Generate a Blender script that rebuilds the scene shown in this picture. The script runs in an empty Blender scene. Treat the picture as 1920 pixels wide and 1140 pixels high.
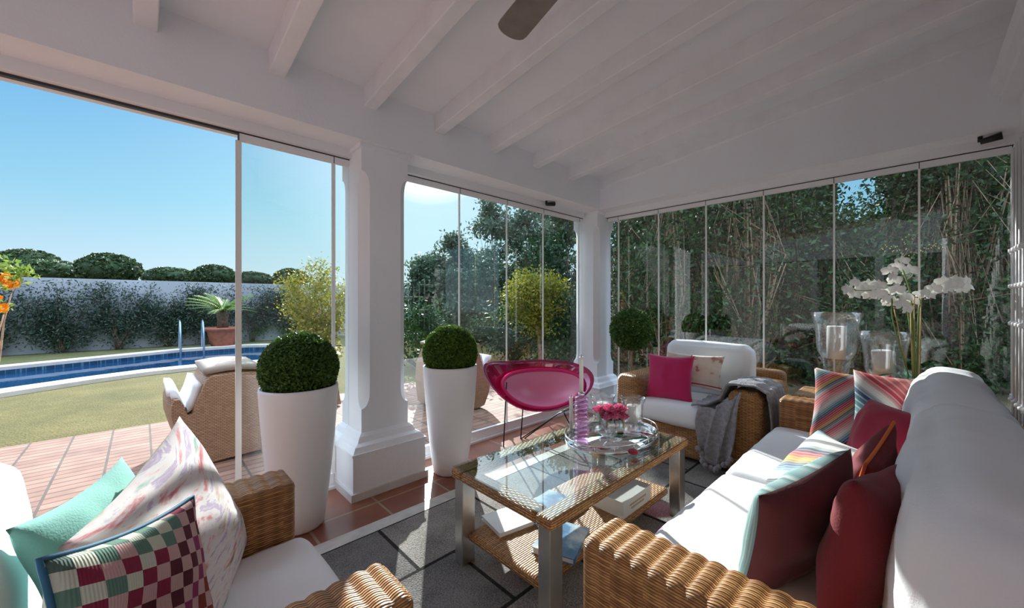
import bpy, math, random
import numpy as np
from mathutils import Vector, Matrix, Euler, noise
PI=math.pi
random.seed(7); rng=np.random.default_rng(11)
sc=bpy.context.scene
COL=sc.collection
# ------------------------------------------------------------------ camera
CAMH=1.3
cam=bpy.data.cameras.new('camera'); camo=bpy.data.objects.new('camera',cam); COL.objects.link(camo)
camo.location=(0,0,CAMH); camo.rotation_euler=(PI/2,0,math.radians(46.2-90))
cam.sensor_width=36; cam.lens=36*724/1920.; cam.shift_y=-3/1920.; cam.clip_start=.02; cam.clip_end=500
sc.camera=camo
FW=(math.cos(math.radians(46.2)),math.sin(math.radians(46.2)))
RT=(FW[1],-FW[0])
def at(px,dep,z=0.):
    u=(px-960)/724.
    return Vector(((FW[0]+RT[0]*u)*dep,(FW[1]+RT[1]*u)*dep,z))
# ------------------------------------------------------------------ tagging
def tag(o,label=None,cat=None,group=None,kind=None):
    if label:o['label']=label
    if cat:o['category']=cat
    if group:o['group']=group
    if kind:o['kind']=kind
    return o
def thing(name,label,cat,loc=(0,0,0),rz=0.,group=None,rot=None):
    o=bpy.data.objects.new(name,None); COL.objects.link(o)
    o.empty_display_size=.05; o.location=loc; o.rotation_euler=rot if rot is not None else (0,0,rz)
    return tag(o,label,cat,group)
def copy_tree(o,parent=None):
    c=o.copy(); COL.objects.link(c)
    if parent is not None:
        c.parent=parent
    for ch in list(o.children): copy_tree(ch,c)
    return c
# ------------------------------------------------------------------ mesh builder
class M:
    def __init__(s): s.v=[];s.f=[];s.uv=[];s.mi=[];s.n=0;s.sm=[]
    def add(s,v,f,uv=None,mi=0,smooth=True):
        b=s.n; s.v.extend([tuple(map(float,p)) for p in v]); s.n+=len(v)
        for k,q in enumerate(f):
            s.f.append(tuple(i+b for i in q)); s.mi.append(mi); s.sm.append(smooth)
            s.uv.extend(uv[k] if uv else [(0,0)]*len(q))
        return s
    def xf(s,mat,start=0):
        for i in range(start,s.n): s.v[i]=tuple(mat@Vector(s.v[i]))
        return s
    def box(s,x0,x1,y0,y1,z0,z1,mi=0):
        v=[(x,y,z) for x in(x0,x1) for y in(y0,y1) for z in(z0,z1)]
        f=[(0,1,3,2),(4,6,7,5),(0,4,5,1),(2,3,7,6),(0,2,6,4),(1,5,7,3)]
        ax=[(1,2),(1,2),(0,2),(0,2),(0,1),(0,1)]
        uv=[[(v[i][a],v[i][b]) for i in q] for q,(a,b) in zip(f,ax)]
        return s.add(v,f,uv,mi,False)
    def bar(s,p,q,w,h=None,up=(0,0,1)):
        h=h or w; p=Vector(p);q=Vector(q);d=(q-p).normalized();u=Vector(up)
        if abs(d.dot(u))>.98:u=Vector((1,0,0))
        a=d.cross(u).normalized();b=a.cross(d).normalized()
        v=[]
        for c in(p,q):
            for i,j in((-1,-1),(1,-1),(1,1),(-1,1)): v.append(c+a*w/2*i+b*h/2*j)
        return s.add(v,[(0,3,2,1),(4,5,6,7),(0,1,5,4),(1,2,6,5),(2,3,7,6),(3,0,4,7)],None,0,False)
    def tube(s,pts,r,n=8,closed=False,cap=True):
        P=[Vector(p) for p in pts];m=len(P); R=r if hasattr(r,'__len__') else [r]*m
        v=[];uv=[];f=[]
        prev=None;L=0;Ls=[]
        for i in range(m):
            if closed:d=(P[(i+1)%m]-P[i-1])
            else:d=P[min(i+1,m-1)]-P[max(i-1,0)]
            d=d.normalized() if d.length>1e-9 else Vector((0,0,1))
            if prev is None:
                a=d.cross(Vector((0,0,1)))
                if a.length<.1:a=d.cross(Vector((1,0,0)))
                a.normalize()
            else:
                a=prev-d*prev.dot(d)
                a=a.normalized() if a.length>1e-6 else d.orthogonal().normalized()
            prev=a;b=d.cross(a)
            if i:L+=(P[i]-P[i-1]).length
            Ls.append(L)
            for k in range(n):
                t=2*PI*k/n; v.append(P[i]+(a*math.cos(t)+b*math.sin(t))*R[i])
        rr=m if closed else m-1
        for i in range(rr):
            for k in range(n):
                j=(i+1)%m;l=(k+1)%n
                f.append((i*n+k,i*n+l,j*n+l,j*n+k))
                c=2*PI*R[i]/n; uv.append([(Ls[i],k*c),(Ls[i],(k+1)*c),(Ls[j],(k+1)*c),(Ls[j],k*c)])
        if cap and not closed:
            f.append(tuple(range(n))[::-1]);uv.append([(0,0)]*n)
            f.append(tuple((m-1)*n+k for k in range(n)));uv.append([(0,0)]*n)
        return s.add(v,f,uv)
    def lathe(s,prof,c=(0,0,0),n=32,ang=2*PI):
        v=[];f=[];uv=[]
        m=len(prof)
        for i,(r,z) in enumerate(prof):
            for k in range(n):
                t=ang*k/n; v.append((c[0]+r*math.cos(t),c[1]+r*math.sin(t),c[2]+z))
        for i in range(m-1):
            for k in range(n):
                l=(k+1)%n; f.append((i*n+k,i*n+l,(i+1)*n+l,(i+1)*n+k))
                uv.append([(k/n,i/m),((k+1)/n,i/m),((k+1)/n,(i+1)/m),(k/n,(i+1)/m)])
        return s.add(v,f,uv)
    def disc(s,c,r,n=32,ry=None,up=True):
        v=[(c[0]+r*math.cos(2*PI*k/n),c[1]+(ry or r)*math.sin(2*PI*k/n),c[2]) for k in range(n)]
        q=tuple(range(n)); q=q if up else q[::-1]
        return s.add(v,[q],[[(v[i][0],v[i][1]) for i in q]],0,False)
    def grid(s,fn,nu,nv,uvs=(1,1),mi=0,flip=False,closeu=False):
        v=[fn(i/nu,j/nv) for i in range(nu+1) for j in range(nv+1)]
        f=[];uv=[]
        for i in range(nu):
            for j in range(nv):
                a=i*(nv+1)+j; q=[a,a+nv+1,a+nv+2,a+1]
                w=[(i/nu*uvs[0],j/nv*uvs[1]),((i+1)/nu*uvs[0],j/nv*uvs[1]),((i+1)/nu*uvs[0],(j+1)/nv*uvs[1]),(i/nu*uvs[0],(j+1)/nv*uvs[1])]
                if flip:q=q[::-1];w=w[::-1]
                f.append(tuple(q));uv.append(w)
        return s.add(v,f,uv,mi)
    def prism(s,poly,z0,z1,smooth=False):
        n=len(poly);v=[(p[0],p[1],z0) for p in poly]+[(p[0],p[1],z1) for p in poly]
        f=[tuple(range(n))[::-1],tuple(range(n,2*n))]+[(i,(i+1)%n,n+(i+1)%n,n+i) for i in range(n)]
        uv=[[(v[i][0],v[i][1]) for i in q] for q in f[:2]]
        L=0
        for i in range(n):
            d=math.dist(poly[i],poly[(i+1)%n]); uv.append([(L,z0),(L+d,z0),(L+d,z1),(L,z1)]);L+=d
        return s.add(v,f,uv,0,smooth)
    def rcube(s,c,size,r,step=.02,ribs=None,puff=0.,wr=0.,ribax=1,mi=0,seed=0.,swap=False):
        """rounded block; ribs=(pitch,height) bulges on the top run across axis ribax"""
        hx=[q/2 for q in size]; 
        for ax in range(3):
            a,b=[(1,2),(2,0),(0,1)][ax]
            na=max(6,int(size[a]/step)); nb=max(6,int(size[b]/step))
            na=min(na,900);nb=min(nb,900)
            A=np.linspace(-hx[a],hx[a],na+1);B=np.linspace(-hx[b],hx[b],nb+1)
            # put extra samples in the rounded rims
            for sg in(-1,1):
                P=np.zeros((na+1,nb+1,3));P[...,a]=A[:,None];P[...,b]=B[None,:];P[...,ax]=sg*hx[ax]
                h=np.array(hx);inner=np.clip(P,-(h-r),(h-r));D=P-inner
                L=np.linalg.norm(D,axis=2,keepdims=True);N=D/np.maximum(L,1e-9)
                Q=inner+N*r
                if puff:
                    w=np.ones(P.shape[:2])
                    for k in(a,b): w=w*np.clip(1-(P[...,k]/hx[k])**2,0,1)
                    Q[...,ax]+=sg*puff*w**.7
                if wr:
                    for i in range(na+1):
                        for j in range(nb+1):
                            q=Q[i,j]
                            dd=wr*(noise.noise(Vector((q[0]*5+seed,q[1]*5,q[2]*5+seed)))+.5*noise.noise(Vector((q[0]*13+seed,q[1]*3,q[2]*13))))
                            Q[i,j]+=N[i,j]*dd
                if ribs:
                    top=np.clip(N[...,2],0,1)**.6
                    side=np.clip(np.abs(N[...,1-ribax] if True else 0),0,1)
                    ph=np.abs(np.sin(PI*(P[...,ribax]+hx[ribax])/ribs[0]))**.8
                    amp=ribs[1]*np.maximum(top,.25*side)
                    Q+=N*(amp*ph)[...,None]
                Q=Q+np.array(c)
                V=Q.reshape(-1,3);F=[];U=[]
                pa=P.reshape(-1,3)
                ua,ub=(a,b)
                if ax==0:ua,ub=1,2
                elif ax==1:ua,ub=0,2
                else:
                    ua,ub=(ribax,1-ribax)
                for i in range(na):
                    for j in range(nb):
                        k=i*(nb+1)+j;q=(k,k+nb+1,k+nb+2,k+1)
                        if sg<0:q=q[::-1]
                        F.append(q);U.append([(pa[t][ua]+c[ua],pa[t][ub]+c[ub]) for t in q])
                s.add(V,F,U,mi)
        return s
    def build(s,name,mats,parent=None,world=False,label=None):
        me=bpy.data.meshes.new(name)
        V=s.v
        if world and parent is not None:
            l=parent.matrix_basis.inverted(); V=[tuple(l@Vector(p)) for p in V]
        me.from_pydata(V,[],s.f)
        uvl=me.uv_layers.new(name='UVMap')
        uvl.data.foreach_set('uv',[c for p in s.uv for c in p])
        me.polygons.foreach_set('use_smooth',s.sm); me.polygons.foreach_set('material_index',s.mi)
        if not isinstance(mats,(list,tuple)):mats=[mats]
        for m in mats:me.materials.append(m)
        me.update()
        o=bpy.data.objects.new(name,me);COL.objects.link(o)
        if parent is not None:o.parent=parent
        if label:o['label']=label
        return o
def weld(o,d=1e-4):
    import bmesh
    bm=bmesh.new();bm.from_mesh(o.data);bmesh.ops.remove_doubles(bm,verts=bm.verts,dist=d);bm.to_mesh(o.data);bm.free();return o
# ------------------------------------------------------------------ materials
def newmat(name):
    m=bpy.data.materials.new(name);m.use_nodes=True;nt=m.node_tree;nt.nodes.clear()
    out=nt.nodes.new('ShaderNodeOutputMaterial');return m,nt,out
def nd(nt,t,**k):
    n=nt.nodes.new(t)
    for a,b in k.items():
        if a in('operation','data_type','blend_type','wave_type','bands_direction','feature','noise_dimensions','interpolation','distribution','use_clamp','wave_profile'):setattr(n,a,b)
        else:n.inputs[int(a[1:]) if a[0]=='i' and a[1:].isdigit() else a].default_value=b
    return n
def lk(nt,a,b):nt.links.new(a,b)
def math_(nt,op,a,b=None,c=None):
    n=nt.nodes.new('ShaderNodeMath');n.operation=op
    for i,x in enumerate((a,b,c)):
        if x is None:continue
        if isinstance(x,(int,float)):n.inputs[i].default_value=x
        else:nt.links.new(x,n.inputs[i])
    return n.outputs[0]
def ramp(nt,fac,stops,interp='LINEAR'):
    n=nt.nodes.new('ShaderNodeValToRGB');cr=n.color_ramp;cr.interpolation=interp
    while len(cr.elements)<len(stops):cr.elements.new(.5)
    for e,(p,c) in zip(cr.elements,stops):
        e.position=p;e.color=(c[0],c[1],c[2],1)
    nt.links.new(fac,n.inputs[0]);return n.outputs[0]
def coords(nt,kind='Object',scale=None,rot=None):
    t=nt.nodes.new('ShaderNodeTexCoord');o=t.outputs[kind]
    if scale or rot:
        mp=nt.nodes.new('ShaderNodeMapping')
        if scale:mp.inputs['Scale'].default_value=scale
        if rot:mp.inputs['Rotation'].default_value=rot
        nt.links.new(o,mp.inputs[0]);o=mp.outputs[0]
    return o
def P(name,col,rough=.5,metal=0.,var=0.,vs=6.,bump=0.,bs=40.,spec=.5,sheen=0.,trans=0.,sub=0.,col2=None,coat=0.,alpha=1.):
    m,nt,out=newmat(name)
    b=nt.nodes.new('ShaderNodeBsdfPrincipled')
    b.inputs['Base Color'].default_value=(*col,1);b.inputs['Roughness'].default_value=rough
    b.inputs['Metallic'].default_value=metal;b.inputs['Specular IOR Level'].default_value=spec
    b.inputs['Transmission Weight'].default_value=trans
    if sheen:b.inputs['Sheen Weight'].default_value=sheen
    if coat:b.inputs['Coat Weight'].default_value=coat
    if var or col2:
        n=nd(nt,'ShaderNodeTexNoise',Scale=vs,Detail=4.);lk(nt,coords(nt),n.inputs['Vector'])
        c2=col2 or tuple(max(0,c*(1-var)) for c in col);c1=col if col2 else tuple(min(1,c*(1+var*.5)) for c in col)
        lk(nt,ramp(nt,n.outputs[0],[(.35,c2),(.65,c1)]),b.inputs['Base Color'])
    if bump:
        n=nd(nt,'ShaderNodeTexNoise',Scale=bs,Detail=3.);lk(nt,coords(nt),n.inputs['Vector'])
        bp=nd(nt,'ShaderNodeBump',Strength=bump,Distance=.01);lk(nt,n.outputs[0],bp.inputs['Height']);lk(nt,bp.outputs[0],b.inputs['Normal'])
    lk(nt,b.outputs[0],out.inputs[0]);return m
def leafmat(name,c1,c2,tr=.35,rough=.45):
    m,nt,out=newmat(name)
    g=nt.nodes.new('ShaderNodeNewGeometry')
    col=ramp(nt,g.outputs['Random Per Island'],[(0,c1),(.5,tuple((a+b)/2 for a,b in zip(c1,c2))),(1,c2)])
    b=nt.nodes.new('ShaderNodeBsdfPrincipled');b.inputs['Roughness'].default_value=rough;b.inputs['Specular IOR Level'].default_value=.35
    lk(nt,col,b.inputs['Base Color'])
    t=nt.nodes.new('ShaderNodeBsdfTranslucent');lk(nt,col,t.inputs[0])
    mx=nt.nodes.new('ShaderNodeMixShader');mx.inputs[0].default_value=tr
    lk(nt,b.outputs[0],mx.inputs[1]);lk(nt,t.outputs[0],mx.inputs[2]);lk(nt,mx.outputs[0],out.inputs[0]);return m
def thinglass(name,tint=(.95,.97,.96),r0=.04,rough=0.,gcol=(1,1,1),dif=0.,dcol=(1,1,1)):
    m,nt,out=newmat(name)
    g=nt.nodes.new('ShaderNodeNewGeometry')
    d=nt.nodes.new('ShaderNodeVectorMath');d.operation='DOT_PRODUCT'
    lk(nt,g.outputs['Normal'],d.inputs[0]);lk(nt,g.outputs['Incoming'],d.inputs[1])
    c=math_(nt,'ABSOLUTE',d.outputs['Value']);k=math_(nt,'POWER',math_(nt,'SUBTRACT',1.,c),5.)
    f=math_(nt,'MULTIPLY_ADD',k,1-r0,r0)
    t=nt.nodes.new('ShaderNodeBsdfTransparent');t.inputs[0].default_value=(*tint,1)
    a=t.outputs[0]
    if dif:
        df=nt.nodes.new('ShaderNodeBsdfDiffuse');df.inputs[0].default_value=(*dcol,1)
        m2=nt.nodes.new('ShaderNodeMixShader');m2.inputs[0].default_value=dif;lk(nt,a,m2.inputs[1]);lk(nt,df.outputs[0],m2.inputs[2]);a=m2.outputs[0]
    gl=nt.nodes.new('ShaderNodeBsdfGlossy');gl.inputs['Roughness'].default_value=rough;gl.inputs[0].default_value=(*gcol,1)
    mx=nt.nodes.new('ShaderNodeMixShader');lk(nt,f,mx.inputs[0]);lk(nt,a,mx.inputs[1]);lk(nt,gl.outputs[0],mx.inputs[2])
    lk(nt,mx.outputs[0],out.inputs[0]);return m
def wicker(name,c_hi,c_lo,row=.0085,stake=.045,bstr=1.):
    m,nt,out=newmat(name)
    uv=coords(nt,'UV');sp=nt.nodes.new('ShaderNodeSeparateXYZ');lk(nt,uv,sp.inputs[0])
    nz=nd(nt,'ShaderNodeTexNoise',Scale=14.,Detail=2.);lk(nt,uv,nz.inputs['Vector'])
    v=math_(nt,'ADD',math_(nt,'DIVIDE',sp.outputs[1],row),math_(nt,'MULTIPLY',nz.outputs[0],.5));u=math_(nt,'DIVIDE',sp.outputs[0],stake)
    fr=math_(nt,'FRACT',v);ix=math_(nt,'FLOOR',v)
    hr=math_(nt,'SINE',math_(nt,'MULTIPLY',fr,PI))
    ov=math_(nt,'SINE',math_(nt,'MULTIPLY',math_(nt,'ADD',u,ix),PI))
    # strand dips behind the stake where ov<0
    h=math_(nt,'MULTIPLY',hr,math_(nt,'MULTIPLY_ADD',ov,.42,.58))
    wn=nt.nodes.new('ShaderNodeTexWhiteNoise');wn.noise_dimensions='2D'
    cb=nt.nodes.new('ShaderNodeCombineXYZ');lk(nt,ix,cb.inputs[0]);lk(nt,math_(nt,'FLOOR',math_(nt,'MULTIPLY',u,.5)),cb.inputs[1]);lk(nt,cb.outputs[0],wn.inputs['Vector'])
    n2=nd(nt,'ShaderNodeTexNoise',Scale=3.5,Detail=4.);lk(nt,coords(nt),n2.inputs['Vector'])
    mixv=math_(nt,'ADD',math_(nt,'MULTIPLY',wn.outputs['Value'],.45),math_(nt,'MULTIPLY',n2.outputs[0],.55))
    strand=ramp(nt,mixv,[(.25,c_lo),(.7,c_hi)])
    gap=tuple(c*.22 for c in c_lo)  # shade of the hollow gaps between strands, painted into the colour
    k=ramp(nt,h,[(.02,(0,0,0)),(.26,(1,1,1))])
    mx=nt.nodes.new('ShaderNodeMix');mx.data_type='RGBA';lk(nt,k,mx.inputs[0]);mx.inputs[6].default_value=(*gap,1);lk(nt,strand,mx.inputs[7])
    b=nt.nodes.new('ShaderNodeBsdfPrincipled');b.inputs['Roughness'].default_value=.42;lk(nt,mx.outputs[2],b.inputs['Base Color'])
    bp=nd(nt,'ShaderNodeBump',Strength=bstr,Distance=.006);lk(nt,h,bp.inputs['Height']);lk(nt,bp.outputs[0],b.inputs['Normal'])
    lk(nt,b.outputs[0],out.inputs[0]);return m
def tilemat(name,c1,c2,grout,sx,sy,off=.5,rough=.5,ox=0.,oy=0.,bump=.3,gw=.006,rot=0.):
    m,nt,out=newmat(name)
    mp=nt.nodes.new('ShaderNodeMapping');mp.inputs['Location'].default_value=(ox,oy,0);mp.inputs['Rotation'].default_value=(0,0,rot)
    g=nt.nodes.new('ShaderNodeNewGeometry');lk(nt,g.outputs['Position'],mp.inputs[0])
    br=nt.nodes.new('ShaderNodeTexBrick');br.offset=off;br.offset_frequency=2
    for k,v in(('Scale',1.),('Mortar Size',gw),('Mortar Smooth',.2),('Bias',0.),('Brick Width',sx),('Row Height',sy)):br.inputs[k].default_value=v
    br.inputs['Color1'].default_value=(*c1,1);br.inputs['Color2'].default_value=(*c2,1);br.inputs['Mortar'].default_value=(*grout,1)
    lk(nt,mp.outputs[0],br.inputs['Vector'])
    n=nd(nt,'ShaderNodeTexNoise',Scale=5.,Detail=6.);lk(nt,g.outputs['Position'],n.inputs['Vector'])
    mx=nt.nodes.new('ShaderNodeMix');mx.data_type='RGBA';mx.blend_type='MULTIPLY';mx.inputs[0].default_value=1.
    lk(nt,br.outputs[0],mx.inputs[6]);lk(nt,ramp(nt,n.outputs[0],[(.3,(.72,.72,.72)),(.7,(1.1,1.1,1.1))]),mx.inputs[7])
    b=nt.nodes.new('ShaderNodeBsdfPrincipled');b.inputs['Roughness'].default_value=rough;lk(nt,mx.outputs[2],b.inputs['Base Color'])
    bp=nd(nt,'ShaderNodeBump',Strength=bump,Distance=.004);bp.invert=True;lk(nt,br.outputs['Fac'],bp.inputs['Height']);lk(nt,bp.outputs[0],b.inputs['Normal'])
    lk(nt,b.outputs[0],out.inputs[0]);return m
def serape(name,stops,freq,ang=.6,warp=.12,rough=.85):
    m,nt,out=newmat(name)
    uv=coords(nt,'UV',rot=(0,0,ang));sp=nt.nodes.new('ShaderNodeSeparateXYZ');lk(nt,uv,sp.inputs[0])
    n=nd(nt,'ShaderNodeTexNoise',Scale=1.6,Detail=1.);lk(nt,uv,n.inputs['Vector'])
    t=math_(nt,'MULTIPLY',math_(nt,'ADD',sp.outputs[0],math_(nt,'MULTIPLY',n.outputs[0],warp)),freq)
    f=math_(nt,'FRACT',t)
    col=ramp(nt,f,stops,'LINEAR')
    fine=math_(nt,'FRACT',math_(nt,'MULTIPLY',t,17.))
    k=math_(nt,'MULTIPLY',math_(nt,'GREATER_THAN',fine,.72),.32)
    mx=nt.nodes.new('ShaderNodeMix');mx.data_type='RGBA';lk(nt,k,mx.inputs[0]);lk(nt,col,mx.inputs[6]);mx.inputs[7].default_value=(.8,.75,.65,1)
    b=nt.nodes.new('ShaderNodeBsdfPrincipled');b.inputs['Roughness'].default_value=rough;lk(nt,mx.outputs[2],b.inputs['Base Color'])
    w=nd(nt,'ShaderNodeTexNoise',Scale=300.);lk(nt,coords(nt,'UV'),w.inputs['Vector']);bp=nd(nt,'ShaderNodeBump',Strength=.3,Distance=.002);lk(nt,w.outputs[0],bp.inputs['Height']);lk(nt,bp.outputs[0],b.inputs['Normal'])
    lk(nt,b.outputs[0],out.inputs[0]);return m

WHITE=P('white plaster',(.81,.83,.87),.75,var=.03,vs=2.,bump=.12,bs=60.)
WOODW=P('white painted timber',(.82,.83,.86),.5,var=.04,vs=8.,bump=.1,bs=25.)
ALUW=P('white aluminium rail',(.80,.80,.82),.35,spec=.5)
DARK=P('black rubber seal',(.03,.03,.035),.5)
BLACKM=P('black metal',(.02,.02,.022),.35,metal=.4)
STRIPM=P('pale clear plastic seal',(.80,.80,.76),.3)
STEEL=P('brushed steel',(.56,.55,.53),.32,metal=.9,var=.05,vs=30.)
CHROME=P('chrome',(.85,.85,.86),.08,metal=1.)
GLASS=thinglass('window glass',(.945,.97,.965),.045)
TGLASS=thinglass('table glass',(.92,.965,.95),.09)
CLEAR=thinglass('clear blown glass',(.95,.96,.965),.10,.02,dif=.03)
CRYST=thinglass('lilac crystal',(.90,.70,.87),.16,.03,(1,.9,1),dif=.12,dcol=(.85,.45,.75))
ACRYL=thinglass('magenta acrylic',(.62,.07,.26),.10,.03,(1,.85,1),dif=.22,dcol=(.65,.06,.28))
FAB=P('white cotton canvas',(.84,.86,.89),.9,bump=.1,bs=250.,sheen=.15)
WICK=wicker('honey wicker',(.62,.32,.115),(.36,.155,.045),.0075,.046)
WICK2=wicker('honey wicker fine',(.60,.31,.11),(.37,.165,.05),.011,.022)
WICK3=wicker('tan outdoor wicker',(.44,.27,.16),(.34,.19,.11),.012,.014,.6)
WICKR=wicker('honey wicker ribbed',(.64,.335,.125),(.35,.15,.045),.0075,.046,.8)
BURG=P('burgundy velvet',(.10,.012,.018),.85,sheen=.12,bump=.1,bs=200.)
RED=P('deep red linen',(.17,.007,.014),.85,sheen=.08,bump=.15,bs=200.)
CRIM=P('crimson velvet',(.36,.012,.045),.8,sheen=.15)
MAG=P('magenta cotton',(.50,.006,.10),.8,sheen=.3,bump=.2,bs=260.)
MINT=P('mint cotton',(.22,.56,.50),.85,sheen=.2,bump=.15,bs=200.)
CREAMF=P('cream linen',(.72,.66,.53),.9,bump=.1,bs=200.)
BLUEP=P('blue piping cord',(.03,.15,.27),.7)
ORANGE=P('orange piping cord',(.75,.16,.03),.7)
REDP=P('red stitching',(.45,.03,.05),.7)
GREYK=P('grey chunky knit',(.35,.35,.38),.95,bump=1.,bs=120.,sheen=.3,var=.25,vs=40.)
POTW=P('white satin resin',(.82,.84,.88),.42)
SOIL=P('dark soil',(.05,.035,.02),.95)
WAX=P('white candle wax',(.93,.92,.89),.5)
BARK=P('grey brown bark',(.16,.11,.075),.9,var=.4,vs=20.,bump=.6,bs=60.)
BARKL=P('light brown bark',(.42,.29,.18),.85,var=.3,vs=20.,bump=.4,bs=60.)
TERRA=P('terracotta',(.42,.15,.09),.8,var=.2,vs=9.)
PAPER=P('book pages',(.80,.77,.70),.8,bump=.4,bs=300.)
FANM=P('grey brown fan blade',(.20,.17,.15),.45,var=.15,vs=12.)
# pattern materials
def checkmat():
    m,nt,out=newmat('multicolour checks')
    uv=coords(nt,'UV',rot=(0,0,.18));sc_=30.
    ml=nt.nodes.new('ShaderNodeVectorMath');ml.operation='SCALE';ml.inputs[3].default_value=sc_;lk(nt,uv,ml.inputs[0])
    fl=nt.nodes.new('ShaderNodeVectorMath');fl.operation='FLOOR';lk(nt,ml.outputs[0],fl.inputs[0])
    sp=nt.nodes.new('ShaderNodeSeparateXYZ');lk(nt,fl.outputs[0],sp.inputs[0])
    par=math_(nt,'ABSOLUTE',math_(nt,'MODULO',math_(nt,'ADD',sp.outputs[0],sp.outputs[1]),2.))
    wn=nt.nodes.new('ShaderNodeTexWhiteNoise');wn.noise_dimensions='2D';lk(nt,fl.outputs[0],wn.inputs['Vector'])
    big=nd(nt,'ShaderNodeTexNoise',Scale=.08,Detail=0.);lk(nt,fl.outputs[0],big.inputs['Vector'])
    t=math_(nt,'ADD',math_(nt,'MULTIPLY',wn.outputs['Value'],.16),math_(nt,'MULTIPLY_ADD',math_(nt,'SUBTRACT',sp.outputs[0],sp.outputs[1]),.03,.55))
    col=ramp(nt,t,[(.0,(.03,.05,.09)),(.12,(.10,.17,.15)),(.25,(.12,.24,.19)),(.36,(.26,.02,.06)),(.46,(.10,.012,.025)),(.56,(.28,.03,.12)),(.66,(.24,.03,.02)),(.76,(.34,.12,.03)),(.86,(.30,.16,.06)),(.95,(.02,.02,.09))],'CONSTANT')
    lite=ramp(nt,t,[(.0,(.62,.66,.55)),(.36,(.62,.40,.40)),(.7,(.66,.55,.40)),(.9,(.6,.6,.6))],'CONSTANT')
    mx=nt.nodes.new('ShaderNodeMix');mx.data_type='RGBA';lk(nt,par,mx.inputs[0]);lk(nt,lite,mx.inputs[6]);lk(nt,col,mx.inputs[7])
    b=nt.nodes.new('ShaderNodeBsdfPrincipled');b.inputs['Roughness'].default_value=.9;lk(nt,mx.outputs[2],b.inputs['Base Color'])
    w=nd(nt,'ShaderNodeTexWave',Scale=60.);lk(nt,uv,w.inputs['Vector']);bp=nd(nt,'ShaderNodeBump',Strength=.3,Distance=.003);lk(nt,w.outputs[1],bp.inputs['Height']);lk(nt,bp.outputs[0],b.inputs['Normal'])
    lk(nt,b.outputs[0],out.inputs[0]);return m
def paintmat(name,sc_=(2.2,7.,1.),rot=.8,off=0.):
    m,nt,out=newmat(name)
    t=nt.nodes.new('ShaderNodeTexCoord')
    n0=nd(nt,'ShaderNodeTexNoise',Scale=2.5,Detail=1.);lk(nt,t.outputs['UV'],n0.inputs['Vector'])
    wv=nt.nodes.new('ShaderNodeVectorMath');wv.operation='SCALE';wv.inputs[3].default_value=.30;lk(nt,n0.outputs[1],wv.inputs[0])
    ad=nt.nodes.new('ShaderNodeVectorMath');lk(nt,t.outputs['UV'],ad.inputs[0]);lk(nt,wv.outputs[0],ad.inputs[1])
    mp=nt.nodes.new('ShaderNodeMapping');mp.inputs['Scale'].default_value=sc_;mp.inputs['Rotation'].default_value=(0,0,rot);mp.inputs['Location'].default_value=(off,off,0);lk(nt,ad.outputs[0],mp.inputs[0])
    n=nd(nt,'ShaderNodeTexNoise',Scale=3.2,Detail=5.,Roughness=.65);lk(nt,mp.outputs[0],n.inputs['Vector'])
    n2=nd(nt,'ShaderNodeTexNoise',Scale=2.0,Detail=4.);
    mp2=nt.nodes.new('ShaderNodeMapping');mp2.inputs['Scale'].default_value=sc_;mp2.inputs['Rotation'].default_value=(0,0,rot);mp2.inputs['Location'].default_value=(7+off,3,0);lk(nt,ad.outputs[0],mp2.inputs[0]);lk(nt,mp2.outputs[0],n2.inputs['Vector'])
    A=ramp(nt,n.outputs[0],[(.30,(.60,.12,.16)),(.40,(.80,.40,.42)),(.46,(.86,.80,.80)),(.56,(.88,.87,.86)),(.62,(.58,.46,.66)),(.72,(.80,.77,.85))])
    B=ramp(nt,n2.outputs[0],[(.30,(.05,.32,.28)),(.37,(.40,.68,.60)),(.42,(1,1,1)),(.62,(1,1,1)),(.68,(.85,.88,.72)),(.76,(.35,.38,.55))])
    mx=nt.nodes.new('ShaderNodeMix');mx.data_type='RGBA';mx.blend_type='MULTIPLY';mx.inputs[0].default_value=1.;lk(nt,A,mx.inputs[6]);lk(nt,B,mx.inputs[7])
    b=nt.nodes.new('ShaderNodeBsdfPrincipled');b.inputs['Roughness'].default_value=.85;lk(nt,mx.outputs[2],b.inputs['Base Color']);lk(nt,b.outputs[0],out.inputs[0]);return m
CHECK=checkmat();PAINT=paintmat('painterly floral cotton',(2.2,9.,1.),.9)
CVR1=paintmat('blue white photograph cover',(3.,5.,1.),.3,4.)
def bluemat():
    m,nt,out=newmat('blue sea photograph cover')
    n=nd(nt,'ShaderNodeTexNoise',Scale=7.,Detail=5.);lk(nt,coords(nt),n.inputs['Vector'])
    b=nt.nodes.new('ShaderNodeBsdfPrincipled');b.inputs['Roughness'].default_value=.25
    lk(nt,ramp(nt,n.outputs[0],[(.3,(.03,.07,.16)),(.48,(.10,.24,.42)),(.55,(.35,.5,.6)),(.65,(.75,.78,.78))]),b.inputs['Base Color']);lk(nt,b.outputs[0],out.inputs[0]);return m
CVR2=bluemat()
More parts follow.
